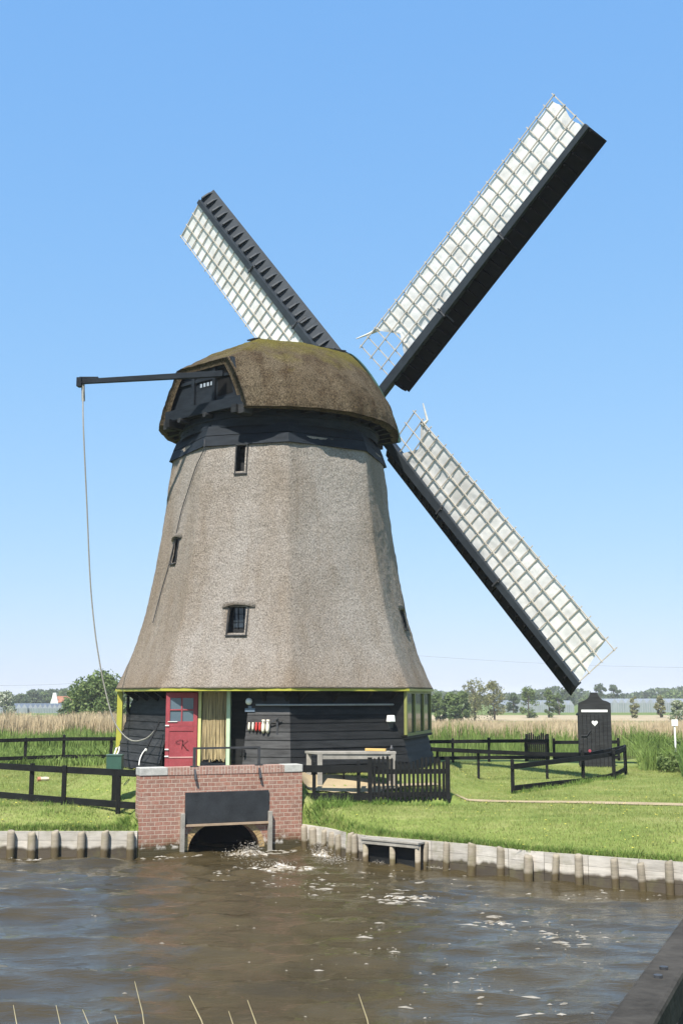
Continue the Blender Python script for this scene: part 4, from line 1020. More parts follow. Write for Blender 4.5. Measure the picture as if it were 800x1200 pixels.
RS = [Vector((WR.x + .03, WR.y - .03, 0))] + [Vector((x_, y_, 0)) for x_, y_ in SH[3:-1]]
m = MB()
L_ = [0]
for a_, b_ in zip(RS, RS[1:]): L_.append(L_[-1] + (b_ - a_).length)
def RSat(q): return Vector((np.interp(q, L_, [p.x for p in RS]), np.interp(q, L_, [p.y for p in RS]), 0))
q = 0
while q < L_[-1] - .1:
    q2 = min(q + random.uniform(.9, 1.25), L_[-1]); A, B = RSat(q), RSat(q2 - .012); d = (B - A).normalized(); nn = Vector((d.y, -d.x, 0)); off = random.uniform(-.01, .01)
    for z0, z1 in ((-.9, BT - .43), (BT - .425, BT - .205), (BT - .2, BT + .02)):
        c = (A + B) / 2 + nn * (off + random.uniform(-.006, .006)); c.z = (z0 + z1) / 2; m.obox(c, d * ((B - A).length / 2), nn * .025, (0, 0, (z1 - z0) / 2))
    q = q2
m.build('plank_wall', M['revet'], rr)
for px, py in [(357.5, 995), (368, 997), (379, 999), (388, 1001), (397, 1004), (408, 1007), (416, 1009), (497, 1019), (523, 1021), (553, 1024), (586, 1027), (619, 1032), (650.5, 1035.5), (681, 1039), (723, 1042), (756, 1045), (790, 1049)]:
    p = G(px, py, ZW); s0 = shore(p.x) - .10; pile(rr, p.x, s0 if px > 430 else s0 - .03, random.uniform(.075, .105), BT + .01 + random.uniform(-.08, .05) + (.03 if px < 360 else 0), random.uniform(-.07, .07))
for x_, y_ in ((8.6, 0), (9.5, 0)): pile(rr, x_, shore(x_) - .1, .09, BT)
# the little landing stage
A = G(432, 1010, ZW); B = G(497, 1017, ZW); d = (B - A).normalized(); nn = Vector((d.y, -d.x, 0)); ls = thing('landing_stage', 'small plank landing stage on the right hand canal bank', 'landing', ((A + B) / 2))
m = MB(); c = (A + B) / 2 + nn * .13; LZ = W(464, 985, (c.y)).z; c.z = LZ; m.obox(c, d * ((B - A).length / 2 + .03), nn * .17, (0, 0, .025)); c.z = LZ - .07; m.obox(c + nn * .13, d * ((B - A).length / 2 + .02), nn * .02, (0, 0, .045)); m.build('plank', M['grey_wood'], ls, bevel=.008)
for q in (.03, .52, .97):
    m = MB(); c = A.lerp(B, q) + nn * .20; m.tube([(c.x, c.y, -.9), (c.x, c.y, LZ - .03)], .07, 10); m.build('pile', M['pile'], ls, smooth=True)
m = MB(); c = (A + B) / 2 + nn * .05; c.z = LZ - .55; m.obox(c, d * ((B - A).length / 2), nn * .02, (0, 0, .5)); m.build('hollow_shade_board', M['tar'], ls)  # added dark sheet standing in for the shade of the hollow below the plank

# ------------------------------------------------------------------ fences
def fence(name, label, posts, rails, pw=.10, rh=.14, rt=.05, cat='fence', group=None, top=.06, rail_pts=None, zfix=None):
    """posts: (x, y, height); rails: heights above ground; rails run from post to post on the camera side"""
    c = posts[len(posts) // 2]; t_ = thing(name, label, cat, (c[0], c[1], h(c[0], c[1])), group=group)
    hz = (lambda a, b: zfix) if zfix else h
    for x, y, hh in posts:
        z = hz(x, y); m = MB(); m.box(x - pw / 2, x + pw / 2, y - pw / 2, y + pw / 2, z - 1.0, z + hh - .03)
        m.add([(x - pw / 2, y - pw / 2, z + hh - .03), (x + pw / 2, y - pw / 2, z + hh - .03), (x + pw / 2, y + pw / 2, z + hh - .03), (x - pw / 2, y + pw / 2, z + hh - .03), (x, y, z + hh)], [[0, 1, 4], [1, 2, 4], [2, 3, 4], [3, 0, 4]])
        m.build('post', M['fence'], t_)
    rp_ = rail_pts or posts
    for rh_ in rails:
        m = MB()
        for (x0, y0, *_), (x1, y1, *_) in zip(rp_, rp_[1:]):
            d = Vector((x1 - x0, y1 - y0, 0)).normalized(); nn = Vector((d.y, -d.x, 0)); nn = nn if nn.y < 0 else -nn
            o = nn * (pw / 2 + rt / 2 + .002)
            m.beam(Vector((x0, y0, hz(x0, y0) + rh_)) + o - d * .03, Vector((x1, y1, hz(x1, y1) + rh_)) + o + d * .03, rt, rh)
        m.build('rail', M['fence'], t_)
    return t_
def gp(px, py, Y): p = W(px, py, Y); return p.x, p.y
x_ = lambda px, Y: W(px, 930, Y).x
LFP = [(-70, 36, 890), (-30, 34.8, 892), (37, 33, 894.5), (75, 32.1, 897), (139, 31.05, 904)]
lfx = [(x_(a, b), b) for a, b, c in LFP]; LF = thing('post_and_rail_fence', 'low black post and rail fence beside the brick wall in the left foreground', 'fence', (lfx[3][0], lfx[3][1], h(*lfx[3])))
for (a, b, c), (xx0, yy0) in zip(LFP, lfx):
    m = MB(); m.box(xx0 - .055, xx0 + .055, yy0 - .055, yy0 + .055, h(xx0, yy0) - .3, W(a, c, b).z); m.build('post', M['fence'], LF)
for yl, yr in ((893.5, 906.5), (925, 944.5)):
    m = MB(); Q = [W(-70, yl, 35.9), W(37, yl + (yr - yl) * .5, 32.9), W(161, yr, 30.66)]
    for p0_, p1_ in zip(Q, Q[1:]): m.beam(p0_, p1_, .05, .17)
    m.build('rail', M['fence'], LF)
fence('post_and_rail_fence', 'black post and rail fence crossing the meadow behind the left lawn', [(x_(-60, 45), 45, 1.1), (x_(-15, 46), 46, 1.1), (x_(28, 46.9), 46.9, 1.12), (x_(73, 47.6), 47.6, 1.2), (x_(129, 48.2), 48.2, 1.12), (x_(190, 49), 49, 1.1)], [1.02, .32])
fence('post_and_rail_fence', 'short black fence panel between the brick wall and the picket gate', [(x_(368, 32.2), 32.15, 1.07), (x_(420, 32.2), 32.15, 1.10)], [.86, .12], rh=.19, zfix=1.37, rail_pts=[(x_(353, 32), 32.15), (x_(435, 32.2), 32.15)])
# picket gate
def pickets(name, label, xa, ya, xb, yb, n_, z0, hh0, hh1, pw, cat='gate'):
    c = ((xa + xb) / 2, (ya + yb) / 2); t_ = thing(name, label, cat, (*c, h(*c))); d = Vector((xb - xa, yb - ya, 0)); Lg = d.length; d.normalize(); nn = Vector((d.y, -d.x, 0))
    for i in range(n_):
        q = (i + .5) / n_; x, y = xa + (xb - xa) * q, ya + (yb - ya) * q; hq = hh0 + (hh1 - hh0) * q + .09 * sin(pi * q * 3.2) + random.uniform(-.02, .02); z = z0 if z0 else h(x, y) + .02
        m = MB(); m.prism([(-pw / 2, 0), (pw / 2, 0), (pw / 2, hq - .05), (0, hq), (-pw / 2, hq - .05)], d, (0, 0, 1), Vector((x, y, z)) + nn * .03, nn * .025); m.build('picket', M['fence'], t_)
    z = (z0 or h(*c))
    for q in (.16, hh0 * .68): m = MB(); m.beam((xa, ya, z + q), (xb, yb, z + q), .05, .13); m.build('rail', M['fence'], t_)
    for x, y in ((xa - d.x * .06, ya - d.y * .06), (xb + d.x * .06, yb + d.y * .06)):
        m = MB(); m.box(x - .06, x + .06, y - .06, y + .06, z - .3, z + max(hh0, hh1) + .02); m.build('gate_post', M['fence'], t_)
    return t_
pickets('picket_gate', 'black picket gate in front of the wooden work table', x_(436, 32.1), 32.1, x_(522, 32.3), 32.3, 17, 1.38, 1.13, 1.08, .07)
# curved fence by the outhouse
cp = [(600.5, 928, 35.4), (683, 914, 39.0), (719, 911, 39.8)]
CF = [(W(a, b, c).x, c, 1.02) for a, b, c in cp]
cf = fence('curved_fence', 'black low fence curving round in front of the wooden outhouse', CF, [], rh=.13)
for rows in ([(600, 898.5, 35.3), (641, 893.5, 37.2), (683, 888.5, 38.85), (712, 884.5, 39.7), (724, 881, 40.3), (731, 877.5, 40.9), (731.5, 875, 41.5)], [(602, 923.5, 35.3), (641, 919, 37.2), (683, 914.5, 38.85), (712, 910, 39.7), (724, 906, 40.3), (731, 902, 40.9), (732, 899, 41.5)]):
    m = MB(); pp = [W(*q) for q in rows]
    for p0_, p1_ in zip(pp, pp[1:]): m.beam(p0_, p1_ + (p1_ - p0_).normalized() * .02, .05, .15)
    m.build('rail', M['fence'], cf)
xb_ = W(732, 890, 41.55); m = MB(); m.box(xb_.x - .05, xb_.x + .05, 41.5, 41.6, h(xb_.x, 41.55) - .2, W(732, 873, 41.55).z); m.build('post', M['fence'], cf)
m = MB(); pts = [W(731, 875.5, 41.55), W(718, 878.5, 41.2), W(690, 884, 40.4), W(640, 884, 39.6), W(570, 881, 38.8), W(505, 878, 38.0)]
for a_, b_ in zip(pts, pts[1:]): m.beam(a_, b_, .07, .13)
m.build('return_rail', M['fence'], cf)
m = MB()
for px, Yq in ((640, 39.7), (560, 38.8), (512, 38.2)):
    a_ = W(px, 884, Yq); zt_ = np.interp(px, [505, 570, 640, 690], [pts[5].z, pts[4].z, pts[3].z, pts[2].z]); m.box(a_.x - .04, a_.x + .04, Yq - .04, Yq + .04, h(a_.x, Yq) - .2, zt_)
m.build('support_post', M['fence'], cf)
# rear fence
rf = fence('post_and_rail_fence', 'black post and rail fence crossing behind the mill towards the outhouse', [(x_(500, 49.0), 49.0, .98), (x_(531, 49.3), 49.3, 1.0), (x_(573.5, 49.6), 49.6, 1.02), (x_(617, 49.9), 49.9, .98), (x_(643, 50.1), 50.1, 1.0)], [.86, .18])
rf2 = fence('post_and_rail_fence', 'black post and rail fence between the small rear gate and the outhouse', [(x_(650.1, 50.1), 50.1, .98), (x_(700, 50.5), 50.5, .98), (x_(726, 50.7), 50.7, .98)], [.80, .16])
pickets('picket_gate', 'small black picket gate in the rear fence beyond the lawn', x_(620, 50.5), 50.5, x_(641, 50.6), 50.6, 9, None, 1.12, 1.10, .065)
p = W(690.5, 880, 38.7); rd = thing('fence_reflector', 'small red round reflector on the curved black fence', 'reflector', p)
m = MB(); m.tube([p, p + Vector((0, -.04, 0))], [.05, .04], 12); m.build('disc', M['reddot'], rd)

# ------------------------------------------------------------------ outhouse
OY = 46.0; oz = h(W(698, 897, OY).x, OY)
oh = thing('outhouse', 'tall narrow black wooden outhouse with curved top, white bar and white heart', 'outhouse', (W(698, 897, OY).x, OY, oz))
OX = oh.location.x; mpp = OY / F * 1.01
out = [(679, 900), (677, 829), (677.3, 824), (681, 822), (685.5, 820.5), (689, 817.5), (691, 814), (691.3, 811.5), (699.5, 811.5), (700, 814), (702, 817.5), (706, 820.5), (711, 822), (714.6, 824), (715, 829), (717.5, 900)]
P = [W(a, b, OY) for a, b in out]
for q in (0, -1): P[q].z = oz - .1
m = MB(); n_ = len(P); m.add(P + [p + Vector((0, .07, 0)) for p in P], [list(range(n_)), list(range(2 * n_ - 1, n_ - 1, -1))] + [[i, i + n_, (i + 1) % n_ + n_, (i + 1) % n_] for i in range(n_)]); m.build('false_front', M['tar_weathered'], oh)
m = MB()
for i in range(1, 8):
    xx = P[0].x + (P[-1].x - P[0].x) * i / 8; m.box(xx - .008, xx + .008, OY - .006, OY + .0, oz, oz + 2.02)
m.build('board_joint', M['dark'], oh)
hw_ = .5; ez = oz + 2.0; OX = OX + .09
m = MB(); m.box(OX - hw_, OX + hw_, OY + .075, OY + 1.3, oz - .1, ez); m.build('hut_body', M['tar'], oh)
m = MB(); m.prism([(-hw_ - .03, ez - .03), (0, ez + .40), (hw_ + .03, ez - .03), (hw_ + .03, ez + .04), (0, ez + .46), (-hw_ - .03, ez + .04)], (1, 0, 0), (0, 0, 1), (OX, OY + .08, 0), (0, 1.35, 0)); m.build('roof', M['tar'], oh)
a_, b_ = W(680.5, 834.5, OY), W(711, 831.7, OY); m = MB(); m.box(a_.x, b_.x, OY - .03, OY - .007, a_.z, b_.z); m.build('white_bar', M['white'], oh)
hc = W(696.2, 847.3, OY); m = MB(); hp = []
for i in range(24):
    t_ = 2 * pi * i / 24; hp.append((.0076 * 16 * sin(t_) ** 3, 0.0076 * (13 * cos(t_) - 5 * cos(2 * t_) - 2 * cos(3 * t_) - cos(4 * t_))))
m.prism(hp, (1, 0, 0), (0, 0, 1), (hc.x, OY - .02, hc.z), (0, .014, 0)); m.build('heart', M['white'], oh)
hc = W(684, 862, OY); m = MB(); m.beam(hc + Vector((-.12, -.03, 0)), hc + Vector((.10, -.03, 0)), .03, .03); m.beam(hc + Vector((.10, -.03, .0)), hc + Vector((.24, -.03, .2)), .02, .02); m.build('latch', M['iron'], oh)

# ------------------------------------------------------------------ work table, plank, bench
TY = 33.15; ta = W(371, 882, 32.75); tb = W(464, 880, 32.9); tz = (ta.z + tb.z) / 2
wt = thing('work_table', 'long weathered wooden work table against the dark mill wall', 'table', ((ta.x + tb.x) / 2, TY, h((ta.x + tb.x) / 2, TY)))
d = Vector((tb.x - ta.x, tb.y - ta.y, 0)).normalized(); nn = Vector((-d.y, d.x, 0)); tl_ = (tb - ta).length
bk = Vector((-.35, .62, 0))
m = MB(); c4 = [Vector((ta.x, ta.y, tz)), Vector((tb.x, tb.y, tz)), Vector((tb.x, tb.y, tz)) + bk * .9 + Vector((.25, 0, 0)), Vector((ta.x, ta.y, tz)) + bk]
m.add(c4 + [p - Vector((0, 0, .07)) for p in c4], [[0, 1, 2, 3], [7, 6, 5, 4], [0, 4, 5, 1], [1, 5, 6, 2], [2, 6, 7, 3], [3, 7, 4, 0]]); m.build('tabletop', M['grey_wood'], wt, bevel=.008)
for q in (c4[0] + Vector((.09, .07, 0)), c4[3] + Vector((.12, -.06, 0)), c4[1] + Vector((-.09, .07, 0)), c4[2] + Vector((-.12, -.06, 0))):
    m = MB(); m.box(q.x - .07, q.x + .07, q.y - .07, q.y + .07, h(q.x, q.y) - .1, tz - .072); m.build('leg', M['grey_wood'], wt, bevel=.006)
m = MB(); m.beam(c4[0] + Vector((.1, .05, -.14)), c4[1] + Vector((-.1, .05, -.14)), .04, .12); m.build('apron', M['grey_wood'], wt)
pk = thing('timber_offcut', 'yellow timber offcut lying on the end of the work table', 'plank', (c4[1].x - .55, TY, tz))
m = MB(); m.beam((c4[1].x - .85, TY + .05, tz + .045), (c4[1].x - .28, TY - .12, tz + .04), .12, .07); m.build('board', M['orange_wood'], pk, bevel=.006)
jar = thing('small_jar', 'small dark jar on the right end of the work table', 'jar', (c4[1].x - .1, TY, tz)); m = MB(); m.tube([(c4[1].x - .12, TY, tz), (c4[1].x - .12, TY, tz + .10), (c4[1].x - .12, TY, tz + .12), (c4[1].x - .12, TY, tz + .17)], [.05, .05, .025, .025], 10); m.build('jar_body', M['iron'], jar, smooth=True)
bx, by = W(420, 905, 33.5).x, 33.35
bn = thing('low_bench', 'low dark bench standing under the work table', 'bench', (bx, by, h(bx, by)))
zb_ = h(bx, by); m = MB(); m.box(bx - .55, bx + .55, by - .15, by + .15, zb_ + .36, zb_ + .42); m.build('seat', M['tar_weathered'], bn)
for s in (-1, 1): m = MB(); m.box(bx + s * .42 - .03, bx + s * .42 + .03, by - .12, by + .12, zb_ - .05, zb_ + .357); m.build('leg', M['tar_weathered'], bn)

# ------------------------------------------------------------------ left side things
gx = W(135, 893, 32.6); gz = h(gx.x, gx.y)
gb = thing('post_box', 'small dark green metal box on a post behind the left fence', 'box', (gx.x, gx.y, gz)); m = MB(); zt_ = W(135, 885.5, 32.6).z
m.box(gx.x - .21, gx.x + .21, gx.y - .16, gx.y + .16, zt_ - .42, zt_); m.build('box_body', M['green_box'], gb, bevel=.012)
m = MB(); m.box(gx.x - .225, gx.x + .225, gx.y - .175, gx.y + .175, zt_ + .002, zt_ + .035); m.build('lid', M['green_box'], gb, bevel=.008)
m = MB(); m.box(gx.x - .06, gx.x + .06, gx.y - .06, gx.y + .06, gz - .2, zt_ - .422); m.build('post', M['fence'], gb)
pa_ = W(138, 885, 33.4); wrp = thing('rope_loop', 'white rope loop hanging at the left mill corner above the green box', 'rope', pa_)
m = MB(); m.tube([W(133.5, 886, 33.5), W(136.5, 877, 33.7), W(140, 875, 33.8), W(139.5, 880, 33.7), W(136, 887, 33.5)], .022, 6); m.build('strand', M['white_rope'], wrp)
a_, b_ = W(187, 846, 34.62), W(164, 893, 33.6); wp = thing('boat_hook', 'black pole with a white rope tied to it leaning on the left mill wall', 'pole', (b_.x, b_.y, h(b_.x, b_.y)))
m = MB(); m.tube([a_, b_], .032, 8); m.build('shaft', M['tar'], wp)
m = MB(); m.tube(smooth_pts([W(171, 878, 33.9), W(167, 883, 33.7), W(164, 890, 33.5), W(163, 897, 33.3)]), .017, 6); m.ball(W(171, 879, 33.88), .04, .04, .05, 8, 6); m.build('rope_tie', M['white_rope'], wp)
for px, py, ln_, an, lb in [(52, 915.5, .30, .5, 'short pale split log lying on the left lawn, left of the longer one'), (94, 921, .52, -.1, 'longer pale split log lying on the left lawn near the fence')]:
    p = G(px, py, 1.25)
    for _ in range(4): p = G(px, py, h(p.x, p.y))
    t_ = thing('split_log', lb, 'log', p); dd = Vector((cos(an), sin(an), 0)); m = MB(); zc = Vector((0, 0, .07))
    m.tube([p + zc - dd * ln_ / 2, p + zc - dd * ln_ * .2, p + zc + dd * ln_ * .2, p + zc + dd * ln_ / 2], [.08, .07, .075, .06], 7); m.build('bare_wood', M['log'], t_)
    m = MB(); m.tube([p + zc - dd * (ln_ / 2 + .07), p + zc - dd * (ln_ / 2 - .02)], [.075, .084], 7); m.build('reddish_end', plain('reddish_end_grain', (.38, .17, .10), .8), t_)
# white sign on a post in the reeds
p = W(790, 850, 45.0); ws = thing('field_sign', 'small white sign on a thin post among the green growth at right', 'sign', (p.x, p.y, h(p.x, p.y)))
m = MB(); m.box(p.x - .12, p.x + .12, p.y - .015, p.y + .015, p.z - .02, p.z + .22); m.build('board', M['white'], ws)
m = MB(); m.box(p.x - .03, p.x + .03, p.y + .017, p.y + .06, h(p.x, p.y) - .2, p.z + .1); m.build('post', M['white'], ws)

# ------------------------------------------------------------------ near bridge rail and straw
br = thing('bridge_rail', 'dark weathered bridge rail running off the lower right corner', 'railing', (1.0, 3.6, 2.5))
A = W(753, 1200, 2.9); B = W(829, 1075, 4.55); d = (B - A).normalized(); A2 = A - d * 1.2; B2 = B + d * 5; side = Vector((d.y, -d.x, 0)).normalized()
m = MB(); m.beam(A2, B2, .105, .10); m.build('top_rail', M['rail'], br, bevel=.012)
m = MB(); m.beam(A2 + side * .05 - Vector((0, 0, .45)), B2 + side * .05 - Vector((0, 0, .45)), .05, .62); m.build('side_board', M['tar'], br)
for q in (1.5, 1.62, 2.9):
    c = A2 + d * q + Vector((0, 0, .05)); m = MB(); m.tube([c, c + Vector((0, 0, .008))], .012, 8); m.build('bolt', M['iron'], br)
for q in (.2, 2.4, 4.6):
    c = A2 + d * q; m = MB(); m.box(c.x - .05, c.x + .05, c.y - .05, c.y + .05, 1.4, c.z - .052); m.build('post', M['rail'], br)
for i, (px, py, bx_, Yq) in enumerate([(16, 1178, 20, 5.2), (66, 1178, 72, 5.0), (97, 1183, 110, 5.4), (135, 1190, 142, 5.6), (158, 1150, 172, 5.0), (222, 1167, 246, 5.1), (268, 1185, 277, 5.5), (290, 1172, 305, 5.2), (420, 1165, 436, 5.2)]):
    a_ = W(px, py, Yq); b_ = W(bx_, 1225, Yq); c_ = b_ + (b_ - a_) * 2.0; c_.z = h(c_.x, c_.y) - .02; md = a_.lerp(b_, .5) + Vector((.008, 0, 0))
    t_ = thing('straw_stem', 'thin dry straw stem rising from the near bank at the bottom edge', 'stem', c_, group='dry straw stems on the near bank')
    m = MB(); m.tube([c_, b_, md, a_], [.003, .0026, .0022, .0012], 5); m.build('stalk', M['straw'], t_)

# ------------------------------------------------------------------ trees and far things
def tree(name, label, x, y, hh, cw, mat, n=2600, leaf=.25, base=.0, group=None, trunk_r=None, clumps=26, gap=.5):
    z0 = h(x, y); t_ = thing(name, label, 'tree' if 'bush' not in name else 'bush', (x, y, z0), group=group)
    tr = trunk_r or hh * .022; m = MB(); lean = random.uniform(-.03, .03) * hh
    top = Vector((x + lean, y, z0 + hh * .72)); m.tube([(x, y, z0 - .3), (x + lean * .3, y, z0 + hh * .3), top], [tr * 1.3, tr, tr * .35], 7)
    cs = []
    for i in range(clumps):
        q = random.random(); zf = base + (1 - base) * (q ** .85); a = random.uniform(0, 2 * pi)
        prof = math.sqrt(max(.03, 1 - ((zf - base) / (1 - base) * 1.9 - .85) ** 2 * .95)); rad = cw / 2 * prof * random.uniform(.15, 1.0) ** .5 * (1 + .45 * noise.noise((cos(a) * 1.3 + x, sin(a) * 1.3 + y, zf * 3)))
        c = Vector((x + lean * zf + rad * cos(a), y + rad * sin(a), z0 + hh * (base + (zf - base) * .93))); cs.append((c, cw * random.uniform(.13, .25)))
        if i % 3 == 0:
            s = Vector((x + lean * .4, y, z0 + hh * max(.15, zf * .6))); m.tube([s, s.lerp(c, .6) + Vector((0, 0, .03 * hh)), c], [tr * .5, tr * .28, tr * .1], 5)
    m.build('trunk', M['trunk'], t_)
    C = np.array([c for c, _ in cs]); Rr = np.array([r for _, r in cs]); k = rng.integers(0, clumps, n)
    dv = rng.normal(0, 1, (n, 3)); dv /= np.linalg.norm(dv, axis=1)[:, None]; P = C[k] + dv * (Rr[k] * rng.uniform(.3, 1.1, n) ** gap)[:, None] * np.array([1, 1, .85])
    P[:, 2] = np.maximum(P[:, 2], z0 + .02)
    a = rng.normal(0, 1, (n, 3)); a /= np.linalg.norm(a, axis=1)[:, None]; b = np.cross(a, rng.normal(0, 1, (n, 3))); b /= np.linalg.norm(b, axis=1)[:, None]
    L = (leaf * rng.uniform(.5, 1.2, n))[:, None]
    V = np.stack([P - a * L, P + b * L * .5, P + a * L, P - b * L * .5], 1).reshape(-1, 3)
    np_mesh('crown', V, np.arange(4 * n).reshape(-1, 4), mat, t_, t_.location)
    return t_
def tpx(name, label, px, pyt, pyb, w_px, Y, mat, **kw):
    b = W(px, pyb, Y); z = h(b.x, Y); hh = W(px, pyt, Y).z - z; tree(name, label, b.x, Y, hh, w_px * Y / F, mat, **kw)
tpx('round_bush', 'big rounded green tree beyond the reeds left of the mill', 119, 793, 836, 66, 150, M['leaf'], n=9000, leaf=.27, clumps=60)
tpx('round_bush', 'lower green bush at the left foot of the big rounded tree', 88, 815, 834, 26, 165, M['leaf_hazed'], n=2200, leaf=.3)
for px, top, w, Y, mt, lb in [(5, 812, 26, 300, 'blossom', 'pale blossoming tree at the far left above the greenhouse'), (24, 815, 20, 420, 'leaf_hazed', 'distant dark tree right of the pale blossoming tree'),
        (37, 810, 22, 470, 'leaf_hazed', 'taller distant dark tree above the left greenhouse'), (50, 812, 18, 480, 'leaf', 'distant green tree just left of the orange roof'), (60, 808, 14, 520, 'leaf_hazed', 'narrow distant tree rising behind the orange roofed house'),
        (77, 810, 18, 500, 'leaf', 'distant green tree right of the orange roofed house'), (-14, 812, 26, 420, 'leaf_hazed', 'distant dark tree cut by the left edge'),
        (512, 812, 22, 210, 'leaf', 'green low willow close to the right side of the mill'), (528, 812, 20, 205, 'leaf', 'green low willow second from the mill on the right'), (541, 810, 18, 215, 'leaf', 'green low willow third from the mill, under the tall pale tree')]:
    tpx('distant_tree' if Y > 250 else 'willow_tree', lb, px, top, 834, w, Y, M[mt], n=4200, leaf=.0010 * Y + .05, clumps=34, base=.02, gap=.75)
for px, top, w, Y, mt, lb in [(556, 795, 30, 230, 'leaf_pale', 'tall airy pale tree, taller of the pair right of the mill'), (579, 798, 26, 235, 'leaf_pale', 'tall airy pale tree, right one of the pair by the field'),
        (619, 804, 20, 260, 'leaf', 'green tree midway between the pale pair and the sail tip'), (643, 807, 13, 265, 'leaf', 'slim green tree just left of the lowest sail tip'), (601, 812, 14, 330, 'leaf_hazed', 'small distant tree behind the gap right of the pale pair'),
        (665, 806, 16, 420, 'leaf_hazed', 'distant dark tree behind the lowest sail tip'), (703, 801, 15, 480, 'leaf_hazed', 'distant tall blue green tree directly behind the outhouse top'), (719, 802, 14, 485, 'leaf_hazed', 'distant tall blue green tree just right of the outhouse top'),
        (743, 815, 9, 260, 'leaf_pale', 'slim pale sapling in front of the right greenhouse'), (773, 815, 10, 265, 'leaf_pale', 'slim pale sapling at the right part of the greenhouse'), (631, 813, 12, 420, 'leaf_hazed', 'small distant tree left of the slim green tree'),
        (655, 812, 12, 300, 'leaf', 'small green tree between the slim tree and the outhouse'), (688, 816, 18, 520, 'leaf', 'low distant tree left behind the outhouse')]:
    airy = 'airy' in lb
    tpx('poplar_tree' if airy else 'distant_tree', lb, px, top, 834, w, Y, M[mt], n=2200 if airy else 2000, leaf=.0008 * Y + .05, clumps=44 if airy else 30, base=.08 if airy else .04, gap=.9)
tpx('blossom_bush', 'round blossoming bush in the field at the right edge', 793, 821, 836, 20, 170, M['blossom'], n=2200, leaf=.2, clumps=24)
# far woods that read as one mass
def wood(label, x0, x1, Y, hgt, n, mat):
    P = []; 
    ph = random.uniform(0, 50)
    for _ in range(n):
        x = random.uniform(x0, x1); top = hgt * (.62 + .45 * noise.noise((x * .03, ph, 0)) + .25 * noise.noise((x * .11, ph, 3))); P.append((x, Y + random.uniform(-9, 9), h(x, Y) + random.uniform(.0, 1) ** .7 * max(.5, top)))
    P = np.array(P); a = rng.normal(0, 1, (n, 3)); a /= np.linalg.norm(a, axis=1)[:, None]; b = np.cross(a, rng.normal(0, 1, (n, 3))); b /= np.linalg.norm(b, axis=1)[:, None]; L = (rng.uniform(.6, 1.6, n))[:, None]
    tag(np_mesh('far_wood', np.stack([P - a * L, P + b * L * .6, P + a * L, P - b * L * .6], 1).reshape(-1, 3), np.arange(4 * n).reshape(-1, 4), mat), label, 'woodland', kind='stuff')
wood('hazy far line of trees along the left horizon', -330, -40, 640, 11, 9000, M['leaf_hazed'])
wood('hazy far line of trees along the right horizon', 40, 330, 640, 10.5, 10000, M['leaf_hazed'])
wood('nearer green wooded rise at the far right', 150, 260, 560, 12, 4500, M['leaf'])

def greenhouse(label, pxa, pxb, pyt, pyb, Y, bays, wall):
    a, b = W(pxa, pyb, Y), W(pxb, pyb, Y); z0 = h((a.x + b.x) / 2, Y) - .2; eave = W(pxa, pyt + 5, Y).z; top = W(pxa, pyt, Y).z
    t_ = thing('greenhouse', label, 'greenhouse', ((a.x + b.x) / 2, Y, z0)); m = MB(); m.box(a.x, b.x, Y, Y + 30, z0, eave); m.build('glass_wall', wall, t_)
    m = MB(); w = (b.x - a.x) / bays
    for i in range(bays): x0 = a.x + w * i; m.prism([(0, 0), (w / 2, top - eave), (w, 0)], (1, 0, 0), (0, 0, 1), (x0, Y + .05, eave + .01), (0, 30, 0))
    m.build('glass_roof', M['gh_roof'], t_)
    m = MB(); nf = bays * 3
    for i in range(nf + 1): x0 = a.x + (b.x - a.x) * i / nf; m.box(x0 - .08, x0 + .08, Y - .1, Y - .02, z0, eave)
    m.build('frame', M['galv'], t_)
greenhouse('long low greenhouse with pale gabled roof bays beyond the left reeds', -60, 32, 825, 834, 330, 14, M['gh_wall'])
greenhouse('long low dark planted greenhouse left of the big rounded tree', 33, 84, 825, 834, 332, 9, M['gh_wall_dark'])
greenhouse('long grey greenhouse right of the mill and left of the outhouse', 592, 672, 821, 834, 345, 12, M['gh_wall'])
greenhouse('long grey greenhouse right of the outhouse reaching the right edge', 716, 850, 819, 834, 345, 16, M['gh_wall'])
hx = W(68, 830, 400); hs = thing('farmhouse', 'small white farmhouse with an orange tiled roof beyond the left greenhouse', 'house', (hx.x, 400, h(hx.x, 400)))
zt_ = W(68, 816.5, 400).z; z0 = h(hx.x, 400); ze = W(68, 823, 400).z
m = MB(); m.box(hx.x - 1.6, hx.x + 3.6, 400, 407, z0 - .2, ze); m.prism([(-3.5, 0), (3.5, 0), (0, zt_ - ze - .2)], (0, 1, 0), (0, 0, 1), (hx.x - 2.2, 403.5, ze), (6.4, 0, 0)); m.build('wall', M['house_wall'], hs)
m = MB()
for s in (-1, 1): m.beam(Vector((hx.x - 2.5, 403.5 + s * 1.85, (ze + zt_) / 2)), Vector((hx.x + 4.6, 403.5 + s * 1.85, (ze + zt_) / 2)), 4.6, .2, Vector((0, s * (zt_ - ze), 3.6)).normalized())
m.build('roof', M['roof_tile'], hs)
m = MB(); m.prism([(-1.6, 0), (1.6, 0), (.8, 2.4), (.5, 4.2), (-.5, 4.2), (-.8, 2.4)], (1, 0, 0), (0, 0, 1), (hx.x - 1.2, 399.6, ze - 1), (0, .5, 0)); m.build('white_gable', M['white'], hs)
for nm, lb, (xa, ya), (xb, yb), Y in [('overhead_wire', 'faint overhead wire crossing the sky low on the left', (-60, 802), (150, 796), 260), ('overhead_wire', 'faint overhead wire crossing the sky low on the right', (470, 767), (860, 783), 260)]:
    a_, b_ = W(xa, ya, Y), W(xb, yb, Y); m = MB(); m.tube([a_.lerp(b_, i / 12) - Vector((0, 0, .7 * sin(pi * i / 12))) for i in range(13)], .035, 5); tag(m.build(nm, M['wire']), lb, 'wire')

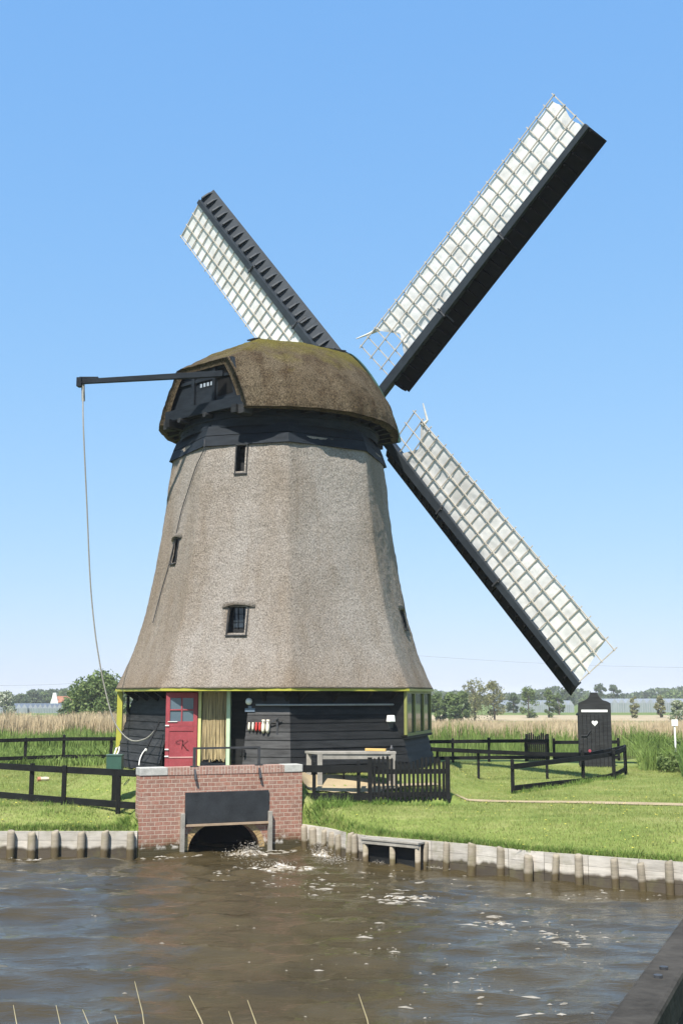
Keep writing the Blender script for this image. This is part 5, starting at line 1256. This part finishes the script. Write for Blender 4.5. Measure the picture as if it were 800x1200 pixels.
# ------------------------------------------------------------------ air
m = MB(); m.box(-3100, 3100, -70, 5200, -5.0, 28.5)
hm = bpy.data.materials.new('thin_haze'); hm.use_nodes = True; ht = hm.node_tree; ht.nodes.clear()
ho = ht.nodes.new('ShaderNodeOutputMaterial'); hv = ht.nodes.new('ShaderNodeVolumePrincipled'); hv.inputs['Color'].default_value = (.86, .875, .90, 1); hv.inputs['Density'].default_value = HAZE; hv.inputs['Anisotropy'].default_value = -.15
ht.links.new(hv.outputs[0], ho.inputs['Volume'])
hz_ = m.build('haze', hm); tag(hz_, kind='stuff')
# ------------------------------------------------------------------ light
SUN_AZ, SUN_EL = R(-20), R(55)                          # azimuth: from behind the camera, to its left
w = bpy.data.worlds.new('World'); S.world = w; w.use_nodes = True; nt = w.node_tree; nt.nodes.clear()
sky = nt.nodes.new('ShaderNodeTexSky'); sky.sky_type = 'NISHITA'; sky.sun_disc = False
sdir = Vector((sin(SUN_AZ) * cos(SUN_EL), -cos(SUN_AZ) * cos(SUN_EL), sin(SUN_EL)))
sky.sun_elevation = SUN_EL; sky.sun_rotation = math.atan2(sdir.x, sdir.y); sky.altitude = 0; sky.air_density = 1.0; sky.dust_density = .3; sky.ozone_density = 3.0
bg = nt.nodes.new('ShaderNodeBackground'); bg.inputs[1].default_value = .11; ow = nt.nodes.new('ShaderNodeOutputWorld')
EXPO = .8
sp = nt.nodes.new('ShaderNodeSeparateColor'); cb = nt.nodes.new('ShaderNodeCombineColor'); nt.links.new(sky.outputs[0], sp.inputs[0])
for i, (A_, g_) in enumerate(((.88, .60), (.94, .378), (1.10, .16))):     # the clear spring sky: paler and more even than the raw model
    a1_ = nt.nodes.new('ShaderNodeMath'); a1_.operation = 'MULTIPLY'; a1_.inputs[1].default_value = .1
    a2_ = nt.nodes.new('ShaderNodeMath'); a2_.operation = 'POWER'; a2_.inputs[1].default_value = g_
    a3_ = nt.nodes.new('ShaderNodeMath'); a3_.operation = 'MULTIPLY'; a3_.inputs[1].default_value = A_ / (2 ** EXPO * .11)
    nt.links.new(sp.outputs[i], a1_.inputs[0]); nt.links.new(a1_.outputs[0], a2_.inputs[0]); nt.links.new(a2_.outputs[0], a3_.inputs[0]); nt.links.new(a3_.outputs[0], cb.inputs[i])
nt.links.new(cb.outputs[0], bg.inputs[0]); nt.links.new(bg.outputs[0], ow.inputs[0])
sd = bpy.data.lights.new('sun', 'SUN'); sd.energy = 5.0; sd.angle = R(.5); sd.color = (1, .95, .87); so = bpy.data.objects.new('sun', sd); COL.objects.link(so)
so.rotation_euler = sdir.to_track_quat('Z', 'Y').to_euler(); so.location = (-10, -10, 30)
vs = S.view_settings; vs.view_transform = 'Standard'; vs.look = 'None'; vs.exposure = EXPO; vs.gamma = 1; vs.use_curve_mapping = False
S.cycles.max_bounces = 6; S.cycles.transparent_max_bounces = 4; S.cycles.use_denoising = True
